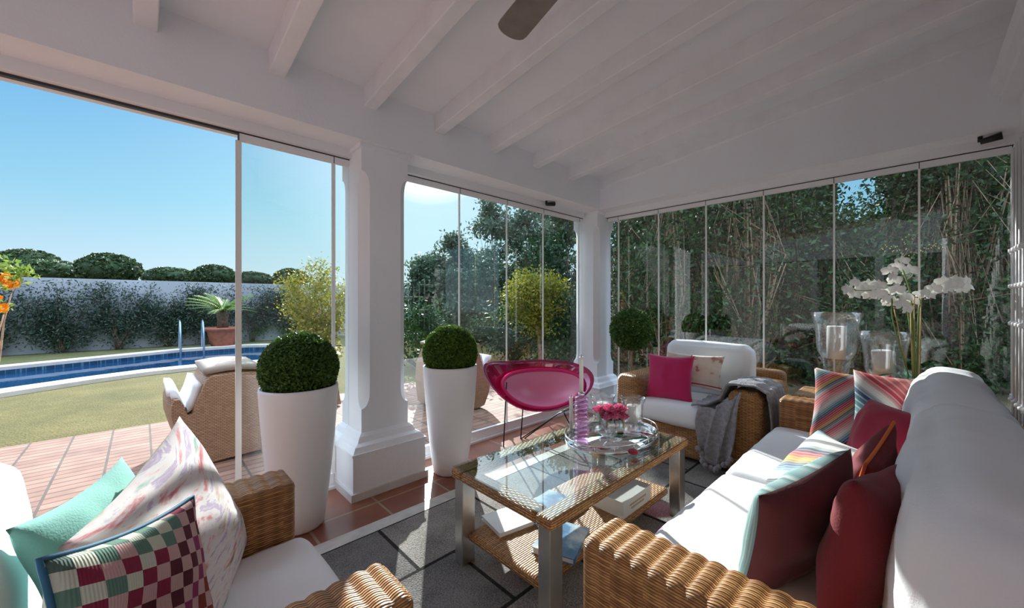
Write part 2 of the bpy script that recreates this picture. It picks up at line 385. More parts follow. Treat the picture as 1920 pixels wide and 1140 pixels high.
def shawl():
    m,nt,out=newmat('cream cloth with red lines')
    uv=coords(nt,'UV');sp=nt.nodes.new('ShaderNodeSeparateXYZ');lk(nt,uv,sp.inputs[0])
    a=math_(nt,'LESS_THAN',math_(nt,'ABSOLUTE',math_(nt,'SUBTRACT',sp.outputs[0],.235)),.005)
    b_=math_(nt,'LESS_THAN',math_(nt,'ABSOLUTE',math_(nt,'SUBTRACT',sp.outputs[1],.03)),.005)
    k=math_(nt,'MAXIMUM',a,b_)
    n=nd(nt,'ShaderNodeTexNoise',Scale=9.,Detail=3.);lk(nt,uv,n.inputs['Vector'])
    base=ramp(nt,n.outputs[0],[(.36,(.50,.22,.20)),(.42,(.72,.62,.50)),(.66,(.78,.70,.60)),(.72,(.25,.35,.2))])
    mx=nt.nodes.new('ShaderNodeMix');mx.data_type='RGBA';lk(nt,k,mx.inputs[0]);lk(nt,base,mx.inputs[6]);mx.inputs[7].default_value=(.35,.02,.06,1)
    b=nt.nodes.new('ShaderNodeBsdfPrincipled');b.inputs['Roughness'].default_value=.9;lk(nt,mx.outputs[2],b.inputs['Base Color']);lk(nt,b.outputs[0],out.inputs[0]);return m
SHAWL=shawl()
S_RED=serape('red serape stripes',[(0,(.33,.02,.04)),(.12,(.45,.05,.05)),(.2,(.5,.28,.05)),(.27,(.05,.06,.10)),(.35,(.25,.27,.30)),(.42,(.42,.03,.05)),(.58,(.60,.22,.22)),(.72,(.55,.50,.45)),(.84,(.10,.22,.26)),(.93,(.02,.05,.12)),(1,(.33,.02,.04))],5.6,.75)
S_TEAL=serape('teal serape stripes',[(0,(.42,.03,.05)),(.18,(.55,.15,.15)),(.35,(.55,.45,.36)),(.5,(.25,.38,.36)),(.65,(.03,.15,.18)),(.8,(.02,.06,.12)),(.9,(.6,.6,.55)),(1,(.42,.03,.05))],2.1,-.75,.3)
S_BLUE=serape('blue and white serape stripes',[(0,(.10,.18,.26)),(.15,(.30,.42,.52)),(.3,(.70,.70,.66)),(.4,(.02,.03,.06)),(.5,(.65,.66,.62)),(.62,(.05,.10,.16)),(.75,(.55,.12,.12)),(.86,(.6,.4,.08)),(1,(.10,.18,.26))],4.6,1.25,.2)
S_AQUA=serape('aqua pinstripes',[(0,(.18,.34,.35)),(.3,(.10,.24,.27)),(.5,(.45,.55,.5)),(.6,(.06,.16,.19)),(.8,(.22,.38,.38)),(1,(.18,.34,.35))],9.,.0,.02)
L_BOX=leafmat('boxwood leaves',(.03,.085,.015),(.11,.22,.04),.3)
L_BOXB=leafmat('boxwood leaves with painted sun',(.035,.10,.010),(.14,.26,.03),.35)  # brighter copy of the boxwood leaves, sunlight put into the colour
L_DARK=leafmat('dark shrub leaves',(.012,.035,.014),(.05,.11,.035),.25)
L_HEDGE=leafmat('hedge leaves',(.010,.030,.010),(.06,.13,.03),.25)
L_OLEA=leafmat('oleander leaves',(.03,.07,.04),(.12,.18,.11),.3)
L_YEL=leafmat('yellow green leaves',(.10,.15,.015),(.40,.34,.04),.45)
L_WALLS=leafmat('grey green climber leaves',(.025,.055,.04),(.09,.14,.09),.2)
L_PINE=leafmat('pine needles',(.02,.045,.02),(.09,.15,.05),.15)
L_CYC=leafmat('cycad fronds',(.06,.16,.02),(.24,.36,.06),.35)
L_LIME=leafmat('fresh lime leaves',(.12,.24,.03),(.35,.42,.08),.4)
PETW=P('white orchid petals',(.95,.94,.90),.6,sheen=.2)
PETY=P('yellow flower centre',(.75,.60,.10),.6)
PETR=leafmat('pink rose petals shaded by petal',(.70,.06,.24),(.92,.50,.62),.3)
PETO=P('orange petals',(.90,.42,.03),.6)
PETP=P('pink rose petals',(.85,.16,.38),.6,col2=(.92,.50,.62),vs=30.)
STEMG=P('green stem',(.16,.26,.06),.6)
CANE=P('bamboo cane',(.50,.33,.12),.6)
GREENG=P('green orchid leaves',(.02,.20,.06),.35)
# ------------------------------------------------------------------ foliage
def leaves_obj(name,mat,C,size,parent=None,aspect=.45,N=None,jit=.35,bias=None):
    C=np.asarray(C,float);n=len(C)
    d=rng.normal(size=(n,3))
    if bias is not None:d=d*.7+np.asarray(bias)
    d/=np.linalg.norm(d,axis=1,keepdims=True)
    q=rng.normal(size=(n,3)) if N is None else N+rng.normal(size=(n,3))*jit
    w=np.cross(d,q);w/=np.maximum(np.linalg.norm(w,axis=1,keepdims=True),1e-6)
    s=size*rng.uniform(.65,1.3,size=(n,1))
    a=C-d*s*.5;b=C+w*s*aspect*.5;c=C+d*s*.5;e=C-w*s*aspect*.5
    V=np.stack([a,b,c,e],1).reshape(-1,3)
    if parent is not None:
        V=V-np.array(parent.location)
    me=bpy.data.meshes.new(name);me.vertices.add(4*n);me.vertices.foreach_set('co',V.ravel())
    me.loops.add(4*n);me.loops.foreach_set('vertex_index',np.arange(4*n))
    me.polygons.add(n);me.polygons.foreach_set('loop_start',np.arange(n)*4);me.polygons.foreach_set('loop_total',np.full(n,4))
    me.materials.append(mat);me.update(calc_edges=True);me.validate()
    o=bpy.data.objects.new(name,me);COL.objects.link(o)
    if parent is not None:o.parent=parent
    return o
def ball_pts(n,c,r,shell=.35,flat=1.,clip=None):
    d=rng.normal(size=(n*2,3));d/=np.linalg.norm(d,axis=1,keepdims=True)
    R=r*(1-shell*rng.random((n*2,1))**1.6)
    p=d*R;p[:,2]*=flat
    if clip is not None:p=p[p[:,2]>clip]
    return (p[:n]+np.array(c))
def branch_tree(m,base,top_pts,r0,rng_=random,bend=.15,tips=None):
    """simple branching limbs from base to each target"""
    for t in top_pts:
        b=Vector(base);t=Vector(t);mid=(b+t)/2+Vector((rng_.uniform(-bend,bend),rng_.uniform(-bend,bend),0))
        pts=[]
        for i in range(7):
            k=i/6;pts.append(b*(1-k)**2+mid*2*k*(1-k)+t*k*k+Vector((rng_.uniform(-.02,.02),rng_.uniform(-.02,.02),0))*(i>0)*bend*3)
        m.tube(pts,[r0*(1-.75*i/6) for i in range(7)],6)
def shrub(name,label,cat,loc,hw,h,nleaf,size,mat,group=None,clusters=26,stems=7,z0=.3,r0=.03,bark=BARK,clr=.32,twigs=0,bias=None):
    """tree or shrub: stems fan out, leaves in clusters"""
    t=thing(name,label,cat,loc,0,group)
    m=M();cs=[]
    for i in range(clusters):
        a=random.uniform(0,2*PI);rr=math.sqrt(random.random())
        zz=z0+(h-z0)*random.random()
        k=math.sin(PI*min(1,max(.12,(zz-z0*.5)/(h-z0*.5)))**.75)
        cs.append(Vector((loc[0]+hw[0]*rr*k*math.cos(a),loc[1]+hw[1]*rr*k*math.sin(a),loc[2]+zz)))
    tg=random.sample(cs,min(stems,len(cs)))
    branch_tree(m,(loc[0],loc[1],loc[2]-.02),tg,r0,bend=.3)
    for _ in range(twigs):
        a=random.choice(cs);b=random.choice(tg);c=a.lerp(b,.7);m.tube([b*.5+Vector((loc[0],loc[1],loc[2]))*.5,c.lerp(b,.5)+Vector((0,0,random.uniform(-.2,.2))),a],[.012,.008,.004],4,cap=False)
    m.build('stem',bark,t,world=True)
    pts=[]
    per=nleaf//clusters
    for c in cs:
        pts.append(rng.normal(size=(per,3))*clr*np.array([1,1,.75])*.6+np.array(c))
    leaves_obj('foliage',mat,np.concatenate(pts),size,t,bias=bias)
    return t
# ------------------------------------------------------------------ soft goods
def pillow_mesh(w,h,t,n=34,seed=0.,pinch=.10,wr=.012):
    m=M()
    for sg,mi in((1,0),(-1,1)):
        def fn(a,b,sg=sg):
            s=2*a-1;q=2*b-1
            x=w/2*s*(1-pinch*(1-q*q));y=h/2*q*(1-pinch*(1-s*s))
            k=max(0,(1-s*s)*(1-q*q));z=t/2*k**.42
            z+=wr*k**.5*(noise.noise(Vector((s*2.2+seed,q*2.2,seed*1.7+sg)))*1.2)
            e=(1-k)**3
            z+=wr*.35*e*k**.3*math.sin((s*q)*9+seed)
            return (x,y,sg*z)
        m.grid(fn,n,n,(w,h),mi,flip=(sg<0))
    return m
def pillow(name,label,c,w,h,t,face,up,matF,matB=None,seed=1.,piping=None,group=None,cat='pillow',pinch=.10,roll=0.,extra=None):
    face=Vector(face).normalized();up=Vector(up);up=(up-face*up.dot(face)).normalized();rt=up.cross(face)
    R=Matrix((rt,up,face)).transposed()
    if roll:R=R@Matrix.Rotation(roll,3,'Z')
    o=thing(name,label,cat,c,0,group,rot=R.to_euler())
    weld(pillow_mesh(w,h,t,seed=seed,pinch=pinch).build('cover',[matF,matB or matF],o))
    if piping:
        pts=[]
        for k in range(96):
            s4=k/24.;e=int(s4);f=2*(s4-e)-1
            s,q=[(f,-1),(1,f),(-f,1),(-1,-f)][e]
            pts.append((w/2*s*(1-pinch*(1-q*q)),h/2*q*(1-pinch*(1-s*s)),0))
        mm=M();mm.tube(pts,.0055,6,closed=True);mm.build('piping',piping,o)
    return o

# ================================================================== SETTING
def struct(name,m,mat,label=None,parent=None):
    o=m.build(name,mat,parent)
    if parent is None:o['kind']='structure'
    if label:o['label']=label
    return o
GROUT=(.30,.24,.19)
T_IN=tilemat('polished terracotta tiles',(.30,.105,.055),(.22,.075,.045),(.34,.24,.17),.42,.42,0.,.28,ox=.15,oy=.1,gw=.008)
T_OUT=tilemat('patio terracotta bricks',(.36,.205,.14),(.27,.145,.10),(.11,.085,.065),.27,.098,0.,.75,ox=.21,gw=.009)
M().box(-5.5,4.14,-.55,2.86,-.12,0).build('floor',T_IN)['kind']='structure'
# a pale stone band let into the floor
struct('trim_1',M().box(-3.,4.0,2.105,2.205,-.01,.006),P('pale limestone',(.58,.56,.52),.55,var=.15,vs=10.),'pale limestone band let into the terracotta floor')
pt=M();pt.box(-9.,6.2,2.86,5.72,-.14,-.015);pt.box(4.14,6.2,-3.,2.86,-.14,-.015);struct('patio_floor',pt,T_OUT,'terracotta brick patio outside the glass panels')
def grassmat(name,a,b,c):
    m,nt,out=newmat(name);n=nd(nt,'ShaderNodeTexNoise',Scale=1.1,Detail=8.,Roughness=.7);n2=nd(nt,'ShaderNodeTexNoise',Scale=60.,Detail=4.)
    g=nt.nodes.new('ShaderNodeNewGeometry');lk(nt,g.outputs['Position'],n.inputs['Vector']);lk(nt,g.outputs['Position'],n2.inputs['Vector'])
    f=math_(nt,'ADD',math_(nt,'MULTIPLY',n.outputs[0],.5),math_(nt,'MULTIPLY',n2.outputs[0],.5))
    bs=nt.nodes.new('ShaderNodeBsdfPrincipled');bs.inputs['Roughness'].default_value=.95;lk(nt,ramp(nt,f,[(.35,a),(.5,b),(.62,c)]),bs.inputs['Base Color'])
    bp=nd(nt,'ShaderNodeBump',Strength=1.,Distance=.03);lk(nt,n2.outputs[0],bp.inputs['Height']);lk(nt,bp.outputs[0],bs.inputs['Normal']);lk(nt,bs.outputs[0],out.inputs[0]);return m
GRASS=grassmat('dry lawn',(.065,.065,.012),(.12,.105,.022),(.19,.15,.045))
EARTH=grassmat('garden earth',(.05,.04,.02),(.12,.09,.05),(.22,.17,.10))
# ---- pool outline (metres)
near=[(-9.,5.3),(-6.,6.2),(-4.,7.2),(-2.6,8.35),(-1.5,9.2),(-.75,9.68),(.0,10.02),(.8,10.12),(1.6,9.98),(2.4,9.85),(3.2,9.9)]
far=[(3.5,11.2),(3.2,12.9),(2.2,13.55),(.8,13.5),(-2.1,12.2),(-6.,10.6),(-9.,9.4)]
basin=near+far
def offs(poly,d):
    r=[];n=len(poly)
    for i in range(n):
        a=Vector(poly[i-1]);b=Vector(poly[i]);c=Vector(poly[(i+1)%n]);t=((b-a).normalized()+(c-b).normalized())
        t=t.normalized() if t.length>1e-6 else (c-b).normalized();nn=Vector((t.y,-t.x));r.append((b.x+nn.x*d,b.y+nn.y*d))
    return r
outer=offs(basin,.42)
ring=M();n_=len(basin)
V=[(p[0],p[1],.045) for p in basin]+[(p[0],p[1],.045) for p in outer]+[(p[0],p[1],-.05) for p in outer]+[(p[0],p[1],-.02) for p in basin]
Fc=[]
for i in range(n_):
    j=(i+1)%n_;Fc+=[(i,n_+i,n_+j,j),(n_+i,2*n_+i,2*n_+j,n_+j),(3*n_+i,i,j,3*n_+j)]
ring.add(V,Fc,None,0,False)
po=thing('swimming_pool','long curved swimming pool with pale stone coping across the lawn','pool',(0,11,0))
ring.build('coping',P('pale pool coping',(.62,.58,.52),.7,var=.15,vs=3.),po,world=True)
shell=M();V=[(p[0],p[1],-.02) for p in basin]+[(p[0],p[1],-1.4) for p in basin];shell.add(V,[(i,(i+1)%n_,n_+(i+1)%n_,n_+i) for i in range(n_)]+[tuple(range(n_,2*n_))],None,0,False)
shell.build('basin',tilemat('blue mosaic',(.015,.06,.13),(.02,.09,.18),(.10,.20,.28),.12,.12,0.,.3,gw=.006),po,world=True)
wm,nt,out=newmat('pool water')
b=nt.nodes.new('ShaderNodeBsdfPrincipled');b.inputs['Base Color'].default_value=(.008,.045,.11,1);b.inputs['Roughness'].default_value=.03;b.inputs['IOR'].default_value=1.33
n=nd(nt,'ShaderNodeTexNoise',Scale=3.,Detail=2.);lk(nt,coords(nt),n.inputs['Vector']);bp=nd(nt,'ShaderNodeBump',Strength=.06,Distance=.05);lk(nt,n.outputs[0],bp.inputs['Height']);lk(nt,bp.outputs[0],b.inputs['Normal']);lk(nt,b.outputs[0],out.inputs[0])
wt=M();wt.add([(p[0],p[1],-.10) for p in basin],[tuple(range(n_))],None,0,False);wt.build('water',wm,po,world=True)
# tile band between water and coping
# ---- lawn around the pool
lw=M()
lo=[p for p in outer[:len(near)]]
lw.add([(p[0],p[1],-.02) for p in lo]+[(p[0],5.72 if p[0]>-6 else min(5.72,p[1]-.2),-.02) for p in lo],[(i,len(lo)+i,len(lo)+i+1,i+1) for i in range(len(lo)-1)],None,0,False)
lx=lo[-1][0]
lw.add([(lx,5.72,-.02),(14,5.72,-.02),(14,12,-.02),(lx,12,-.02)],[(0,1,2,3)],None,0,False)
struct('lawn',lw,GRASS,'dry yellow green lawn between patio and pool')
gl=M()
fo=[p for p in outer[len(near):]]
gl.add([(p[0],p[1],-.03) for p in fo]+[(p[0],16.2,-.03) for p in fo],[(i,len(fo)+i,len(fo)+i+1,i+1) if False else (i,i+1,len(fo)+i+1,len(fo)+i) for i in range(len(fo)-1)],None,0,False)
gl.add([(lx,12,-.03),(14,12,-.03),(14,16.2,-.03),(fo[0][0],16.2,-.03),(fo[0][0],11,-.03)],[(0,1,2,3,4)],None,0,False)
struct('garden_verge',gl,grassmat('green grass verge',(.06,.08,.02),(.12,.13,.04),(.20,.18,.08)),'strip of greener grass between the pool and the garden wall')  # grass colours a little greener than the lawn
gd=M();gd.add([(-70,-40,-.2),(120,-40,-.2),(120,140,-.2),(-70,140,-.2)],[(0,1,2,3)],None,0,False);gd.add([(6.2,-8,-.03),(16,-8,-.03),(16,5.72,-.03),(6.2,5.72,-.03)],[(0,1,2,3)],None,0,False)
struct('ground',gd,EARTH,'brown garden earth beyond the patio and wall')
struct('garden_wall',M().box(-22,13,15.75,15.95,-.2,1.95),P('white garden wall plaster',(.50,.52,.57),.85,var=.12,vs=1.5),'long white rendered garden wall behind the pool')
# ---- beams, ceiling
SL=.113
def zc(y):return 2.75+SL*(2.58-y)
bm_=M();bm_.box(-3.,3.9,2.57,3.12,2.395,2.95);struct('wall_left',bm_,WHITE,'white plastered beam above the long row of glass panels')
bm_=M();bm_.box(3.9,4.45,-.55,3.12,2.395,3.15);struct('wall_far',bm_,WHITE,'white plastered gable beam above the far glass panels')
def slab(m,x0,x1,y0,y1,d0,d1):
    v=[(x,y,zc(y)+d) for x in(x0,x1) for y in(y0,y1) for d in(d0,d1)]
    m.add(v,[(0,1,3,2),(4,6,7,5),(0,4,5,1),(2,3,7,6),(0,2,6,4),(1,5,7,3)],None,0,False);return m
m=M();v=[(x,y,zc(y)+d) for x in(-3.,4.5) for y in(3.35,-.7) for d in(0,.12)]
m.add(v,[(0,1,3,2),(4,6,7,5),(0,4,5,1),(2,3,7,6),(0,2,6,4),(1,5,7,3)],None,0,False);struct('ceiling',m,WHITE,'white sloping ceiling boards')
k=2
for i in range(-4,7):
    x=.525+.555*i
    m=M()
    v=[]
    for xx,e in((x,0),(x+.088,0)):
        for y in(2.6,-.5):
            for d in(-.128,.01):v.append((xx,y,zc(y)+d))
    m.add(v,[(0,1,3,2),(4,6,7,5),(0,4,5,1),(2,3,7,6),(0,2,6,4),(1,5,7,3)],None,0,False)
    o=struct('trim_%d'%k,m,WOODW,'white painted ceiling rafter');k+=1
    md=o.modifiers.new('b','BEVEL');md.width=.006;md.segments=2
# house wall with cornice
hw=M();hw.box(-5.5,2.35,-.75,-.45,0,3.2);hw.box(2.35,4.1,-.75,-.45,2.3,3.2);hw.box(2.35,4.1,-.75,-.45,0,.35);hw.box(3.98,4.14,-.75,-.45,.35,2.3)
struct('wall_right',hw,WHITE,'white house wall behind the sofa')
m=M();m.box(-3.,3.9,-.45,-.335,2.6,2.72);m.box(-3.,3.9,-.45,-.37,2.55,2.60);struct('trim_20',m,WHITE,'white cornice along the house wall')
fb=M();fb.box(-5.8,-5.5,-3.,5.,2.5,4.6);fb.box(-5.8,-5.5,-3.,5.,0,.06)  # unseen wing added to bounce light inside and close off sky reflections
for y0,y1 in((-3.,-.75),(.55,.72),(1.9,2.05),(3.3,3.42),(4.8,5.)):fb.box(-5.8,-5.5,y0,y1,.06,2.5)
fb.box(-7.6,-7.5,-3.,5.,0,3.)
o=struct('wall_back_added',fb,[P('grey render',(.20,.20,.21),.85,var=.1),P('dim interior wall',(.20,.19,.18),.9)],'unseen grey house wing with wide openings, added for bounce light and glass reflections')
for p_ in list(o.data.polygons)[-6:]:p_.material_index=1
# fascia strips
struct('trim_21',M().box(-3.,3.9,2.79,2.93,2.335,2.395),ALUW,'white fascia above the long row of glass panels')
struct('trim_22',M().box(4.08,4.22,-.45,2.62,2.335,2.395),ALUW,'white fascia above the far glass panels')
m=M();m.box(-5.5,.425,2.835,2.865,2.322,2.335);m.box(.425,3.93,2.832,2.868,2.330,2.335);struct('trim_23',m,DARK,'dark shadow joint of the overhead glass track')
m=M();m.box(4.122,4.158,-.45,2.62,2.330,2.335);struct('trim_24',m,DARK,'dark joint of the far overhead track')
m=M();m.box(-3.,3.93,2.80,2.92,.0,.018);struct('trim_25',m,ALUW,'white aluminium floor track of the glass panels')
m=M();m.box(4.08,4.20,-.45,2.62,.0,.018);struct('trim_26',m,ALUW,'white aluminium floor track under the far glass')
# glass panels
wn=1
def gpanel(a,b,axis,c,label,strip=.008,first=False):
    global wn
    t=bpy.data.objects.new('window_%d'%wn,None);COL.objects.link(t);wn+=1
    def bx(u0,u1,w0,w1,z0,z1):
        return M().box(u0,u1,w0,w1,z0,z1) if axis=='x' else M().box(w0,w1,u0,u1,z0,z1)
    loc=((a+b)/2,c,.02) if axis=='x' else (c,(a+b)/2,.02)
    t.location=loc;tag(t,label,None,None,'structure')
    bx(a+.004,b-.004,c-.004,c+.004,.09,2.29).build('glass_pane',GLASS,t,world=True)
    bx(a+.002,b-.002,c-.014,c+.014,2.285,2.328).build('top_rail',ALUW,t,world=True)
    bx(a+.002,b-.002,c-.016,c+.016,.02,.095).build('bottom_rail',ALUW,t,world=True)
    bx(a-strip/2,a+strip/2,c-.008,c+.008,.09,2.285).build('edge_seal',STRIPM,t,world=True)
    bx(a-.0025,a+.0025,c-.0155,c+.0155,2.284,2.33).build('joint',DARK,t,world=True)
    return t
gpanel(.425,.98,'x',2.85,'first closed glass panel beside the open gap, left of the column',.03)
gpanel(.98,1.09,'x',2.85,'narrow glass panel touching the column on its left side',.022)
for a,b,l in((1.43,2.072,'wide glass panel immediately right of the near column'),(2.072,2.658,'glass panel behind the smaller white planter'),(2.658,3.208,'glass panel behind the pink lounge chair'),(3.208,3.865,'last glass panel before the corner column'),(3.865,3.94,'sliver of glass against the corner column')):
    gpanel(a,b,'x',2.85,l,.010)
ys=[2.60,2.464,1.966,1.467,.963,.462,-.023,-.445]
fl=['narrow far glass strip by the corner column','far glass panel behind the little topiary tree','far glass panel behind the back of the white armchair','far glass panel right of the armchair back','far glass panel between armchair and tall vase','far glass panel behind the white orchids','far glass panel against the house wall']
for i in range(7):
    a,b=ys[i+1],ys[i]
    t=gpanel(a,b,'y',4.14,fl[i],.012)
# house window with frame + grille
w=bpy.data.objects.new('window_%d'%wn,None);COL.objects.link(w);w.location=(3.1,-.5,.35);tag(w,'white framed house window behind the sofa',None,None,'structure')
m=M()
for x in(2.35,3.10,3.90):m.box(x,x+.08,-.56,-.45,.35,2.3)
m.box(2.35,3.98,-.56,-.45,.35,.43);m.box(2.35,3.98,-.56,-.45,2.22,2.3);m.build('window_frame',WOODW,w,world=True)
m=M();m.box(2.4,3.95,-.53,-.52,.4,2.25);m.build('glass_pane',thinglass('dark house glass',(.25,.28,.3),.08),w,world=True)
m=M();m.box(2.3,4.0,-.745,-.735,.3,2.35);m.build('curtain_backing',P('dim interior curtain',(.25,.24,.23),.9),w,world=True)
g=thing('window_grille','white iron window grille with vertical bars and small scroll fittings','grille',(3.1,-.43,.5))
for i in range(15):
    x=2.42+.105*i
    M().tube([(x,-.425,.42),(x,-.425,2.26)],.008,6).build('vertical_bar',ALUW,g,world=True)
for z in(.7,1.17,1.40,1.62):
    m=M();m.bar((2.38,-.43,z),(4.05,-.43,z),.012,.022)
    for i in range(15):
        x=2.42+.105*i;m.lathe([(0,-.016),(.014,-.008),(.014,.008),(0,.016)],(x,-.415,z),8)
    m.build('cross_bar',ALUW,g,world=True)
# columns
def column(x,y,label):
    t=thing('column',label,'column',(x,y,0))
    m=M();m.box(x-.285,x+.285,y-.285,y+.285,0,.05);m.build('skirting',P('pale grey stone',(.62,.61,.60),.6,var=.06),t,world=True)
    m=M();m.box(x-.268,x+.268,y-.268,y+.268,.05,.285);m.box(x-.275,x+.275,y-.275,y+.275,.285,.30);m.build('plinth',WHITE,t,world=True)
    def sect(m,zs):
        V=[];
        for h,c,z in zs:
            V+=[(x+a,y+b,z) for a,b in((-h+c,-h),(h-c,-h),(h,-h+c),(h,h-c),(h-c,h),(-h+c,h),(-h,h-c),(-h,-h+c))]
        F=[]
        for i in range(len(zs)-1):
            for k_ in range(8):F.append((i*8+k_,i*8+(k_+1)%8,i*8+8+(k_+1)%8,i*8+8+k_))
        F.append(tuple(range(8))[::-1]);F.append(tuple(len(V)-8+q for q in range(8)))
        m.add(V,F,None,0,False)
    m=M();sect(m,[(.265,.001,.30),(.245,.001,.335),(.215,.001,.35),(.20,.001,.385),(.178,.001,.405)]);m.build('moulding',WHITE,t,world=True)
    m=M();prof=[(.175,.001,.40),(.175,.001,.565)]
    for i in range(7):
        a=i/6*PI/2;prof.append((.175,.001+.058*math.sin(a),.565+.105*(1-math.cos(a))))
    prof+=[(.175,.059,2.10)]
    for i in range(1,7):
        a=(1-i/6)*PI/2;prof.append((.175,.001+.058*math.sin(a),2.21-.11*(1-math.cos(a))))
    prof+=[(.175,.001,2.335),(.175,.001,2.396)]
    sect(m,prof);m.build('shaft',WHITE,t,world=True)
    m=M();m.box(x-.19,x+.19,y-.19,y+.19,2.365,2.394);m.build('capital',WHITE,t,world=True)
column(1.262,2.80,'thick white chamfered column on a plinth between the two white planters')
column(4.105,2.80,'white corner column where the two rows of glass meet')

# ================================================================== FURNITURE
def cushion_mesh(c,size,r=.06,puff=.02,seed=0.,wr=.008,step=.03):
    return M().rcube(c,size,r,step,None,puff,wr,1,0,seed)
def armblock(name,c,size,ribax,t,mat=None,step=.011,r=.03,pitch=.046,rh=.008):
    m=M().rcube(c,size,r,step,(pitch,rh),0,0,ribax)
    o=m.build(name,mat or WICKR,t,world=True);return weld(o)
# ---- sofa
so=thing('wicker_sofa','three metre long honey wicker sofa with white seat cushions facing the table','sofa',(2.1,.15,0))
armblock('arm',(.975,.14,.335),(.18,1.02,.61),1,so,step=.0075)
armblock('arm',(3.245,.14,.335),(.18,1.02,.61),1,so,step=.014)
m=M().rcube((2.11,.14,.17),(2.12,.98,.26),.02,.03);weld(m.build('base_frame',WICK,so,world=True))
m=M().rcube((2.11,-.325,.36),(2.45,.09,.68),.03,.016,(.046,.006),0,0,0);weld(m.build('back_frame',WICKR,so,world=True))
for i,x in enumerate((1.585,2.628)):
    o=M().rcube((x,.235,.385),(1.035,.87,.15),.045,.022,None,.012,.006,1,0,3.*i+1);weld(o.build('seat_cushion',FAB,so,world=True))
for i,x in enumerate((1.585,2.632)):
    m=M().rcube((0,0,0),(1.04,.25,.50),.085,.02,None,.03,.013,1,0,5.*i+2)
    m.xf(Matrix.Translation((x,-.105,.685))@Matrix.Rotation(.14,4,'X'));weld(m.build('back_cushion',FAB,so,world=True))
for x in(.93,3.29):
    for y in(.6,-.33):M().box(x-.03,x+.03,y-.03,y+.03,0,.05).build('foot',BLACKM,so,world=True)
# ---- far armchair
ac=thing('wicker_armchair','honey wicker armchair with white cushions in the far corner, grey throw over its arm','armchair',(3.6,1.3,0))
armblock('arm',(3.58,.86,.345),(.86,.23,.60),0,ac,WICK2,.02,.06,.046,.002)
armblock('arm',(3.58,1.80,.345),(.86,.23,.60),0,ac,WICK2,.02,.06,.046,.002)
m=M().rcube((3.60,1.33,.16),(.84,.78,.24),.02,.03);weld(m.build('base_frame',WICK2,ac,world=True))
m=M().rcube((3.97,1.33,.38),(.10,1.15,.68),.05,.03);weld(m.build('back_frame',WICK2,ac,world=True))
weld(M().rcube((3.52,1.33,.375),(.76,.70,.17),.045,.025,None,.012,.006,1,0,9.).build('seat_cushion',FAB,ac,world=True))
m=M().rcube((0,0,0),(.22,.72,.46),.07,.022,None,.02,.008,1,0,12.);m.xf(Matrix.Translation((3.80,1.33,.69))@Matrix.Rotation(.12,4,'Y'));bc=weld(m.build('back_cushion',FAB,ac,world=True))
for x in(3.2,3.95):
    for y in(.80,1.86):M().box(x-.025,x+.025,y-.025,y+.025,0,.05).build('foot',BLACKM,ac,world=True)
# ---- near armchair
na=thing('wicker_armchair','honey wicker armchair with white cushions beside the open patio, nearest the camera','armchair',(.0,1.27,0))
armblock('arm',(-.02,1.66,.335),(.86,.18,.61),0,na,None,.010)
armblock('arm',(.01,.865,.335),(.88,.18,.61),0,na,None,.0085)
m=M().rcube((-.03,1.26,.16),(.82,.66,.22),.02,.03);weld(m.build('base_frame',WICK,na,world=True))
m=M().rcube((-.44,1.265,.37),(.09,.98,.68),.03,.02,(.046,.006),0,0,1);weld(m.build('back_frame',WICKR,na,world=True))
weld(M().rcube((.05,1.263,.38),(.78,.60,.155),.045,.02,None,.012,.006,1,0,19.).build('seat_cushion',FAB,na,world=True))
m=M().rcube((0,0,0),(.18,.62,.48),.05,.02,None,.02,.008,1,0,22.);m.xf(Matrix.Translation((-.29,1.29,.665))@Matrix.Rotation(-.12,4,'Y'));weld(m.build('back_cushion',FAB,na,world=True))
for x in(-.42,.38):
    for y in(.82,1.70):M().box(x-.025,x+.025,y-.025,y+.025,0,.05).build('foot',BLACKM,na,world=True)
# ---- coffee table
ct=thing('coffee_table','rectangular wicker and steel coffee table with a glass top on the grey rug','table',(1.76,1.28,0))
TX0,TX1,TY0,TY1=1.115,2.405,.95,1.61
def frame_ring(x0,x1,y0,y1,z0,z1,w,r=.015):
    m=M()
    for a in((x0,x1,y0,y0+w),(x0,x1,y1-w,y1),(x0,x0+w,y0+w,y1-w),(x1-w,x1,y0+w,y1-w)):
        cx,cy=(a[0]+a[1])/2,(a[2]+a[3])/2;sx,sy=a[1]-a[0],a[3]-a[2]
        m.rcube((cx,cy,(z0+z1)/2),(sx,sy,z1-z0),r,.012,None,0,0,0 if sx>sy else 1)
    return m
weld(frame_ring(TX0,TX1,TY0,TY1,.425,.472,.085).build('top_frame',WICK2,ct,world=True))
m=M();m.box(TX0+.01,TX1-.01,TY0+.01,TY1-.01,.473,.481);m.build('glass_top',TGLASS,ct,world=True)
for x in(TX0+.055,TX1-.055):
    for y in(TY0+.05,TY1-.05):
        o=M().box(x-.04,x+.04,y-.032,y+.032,0,.428).build('leg',STEEL,ct,world=True);md=o.modifiers.new('b','BEVEL');md.width=.004
weld(M().rcube(((TX0+TX1)/2,1.30,.135),(TX1-TX0-.11,.50,.045),.02,.012,None,0,0,0).build('shelf',WICK2,ct,world=True))
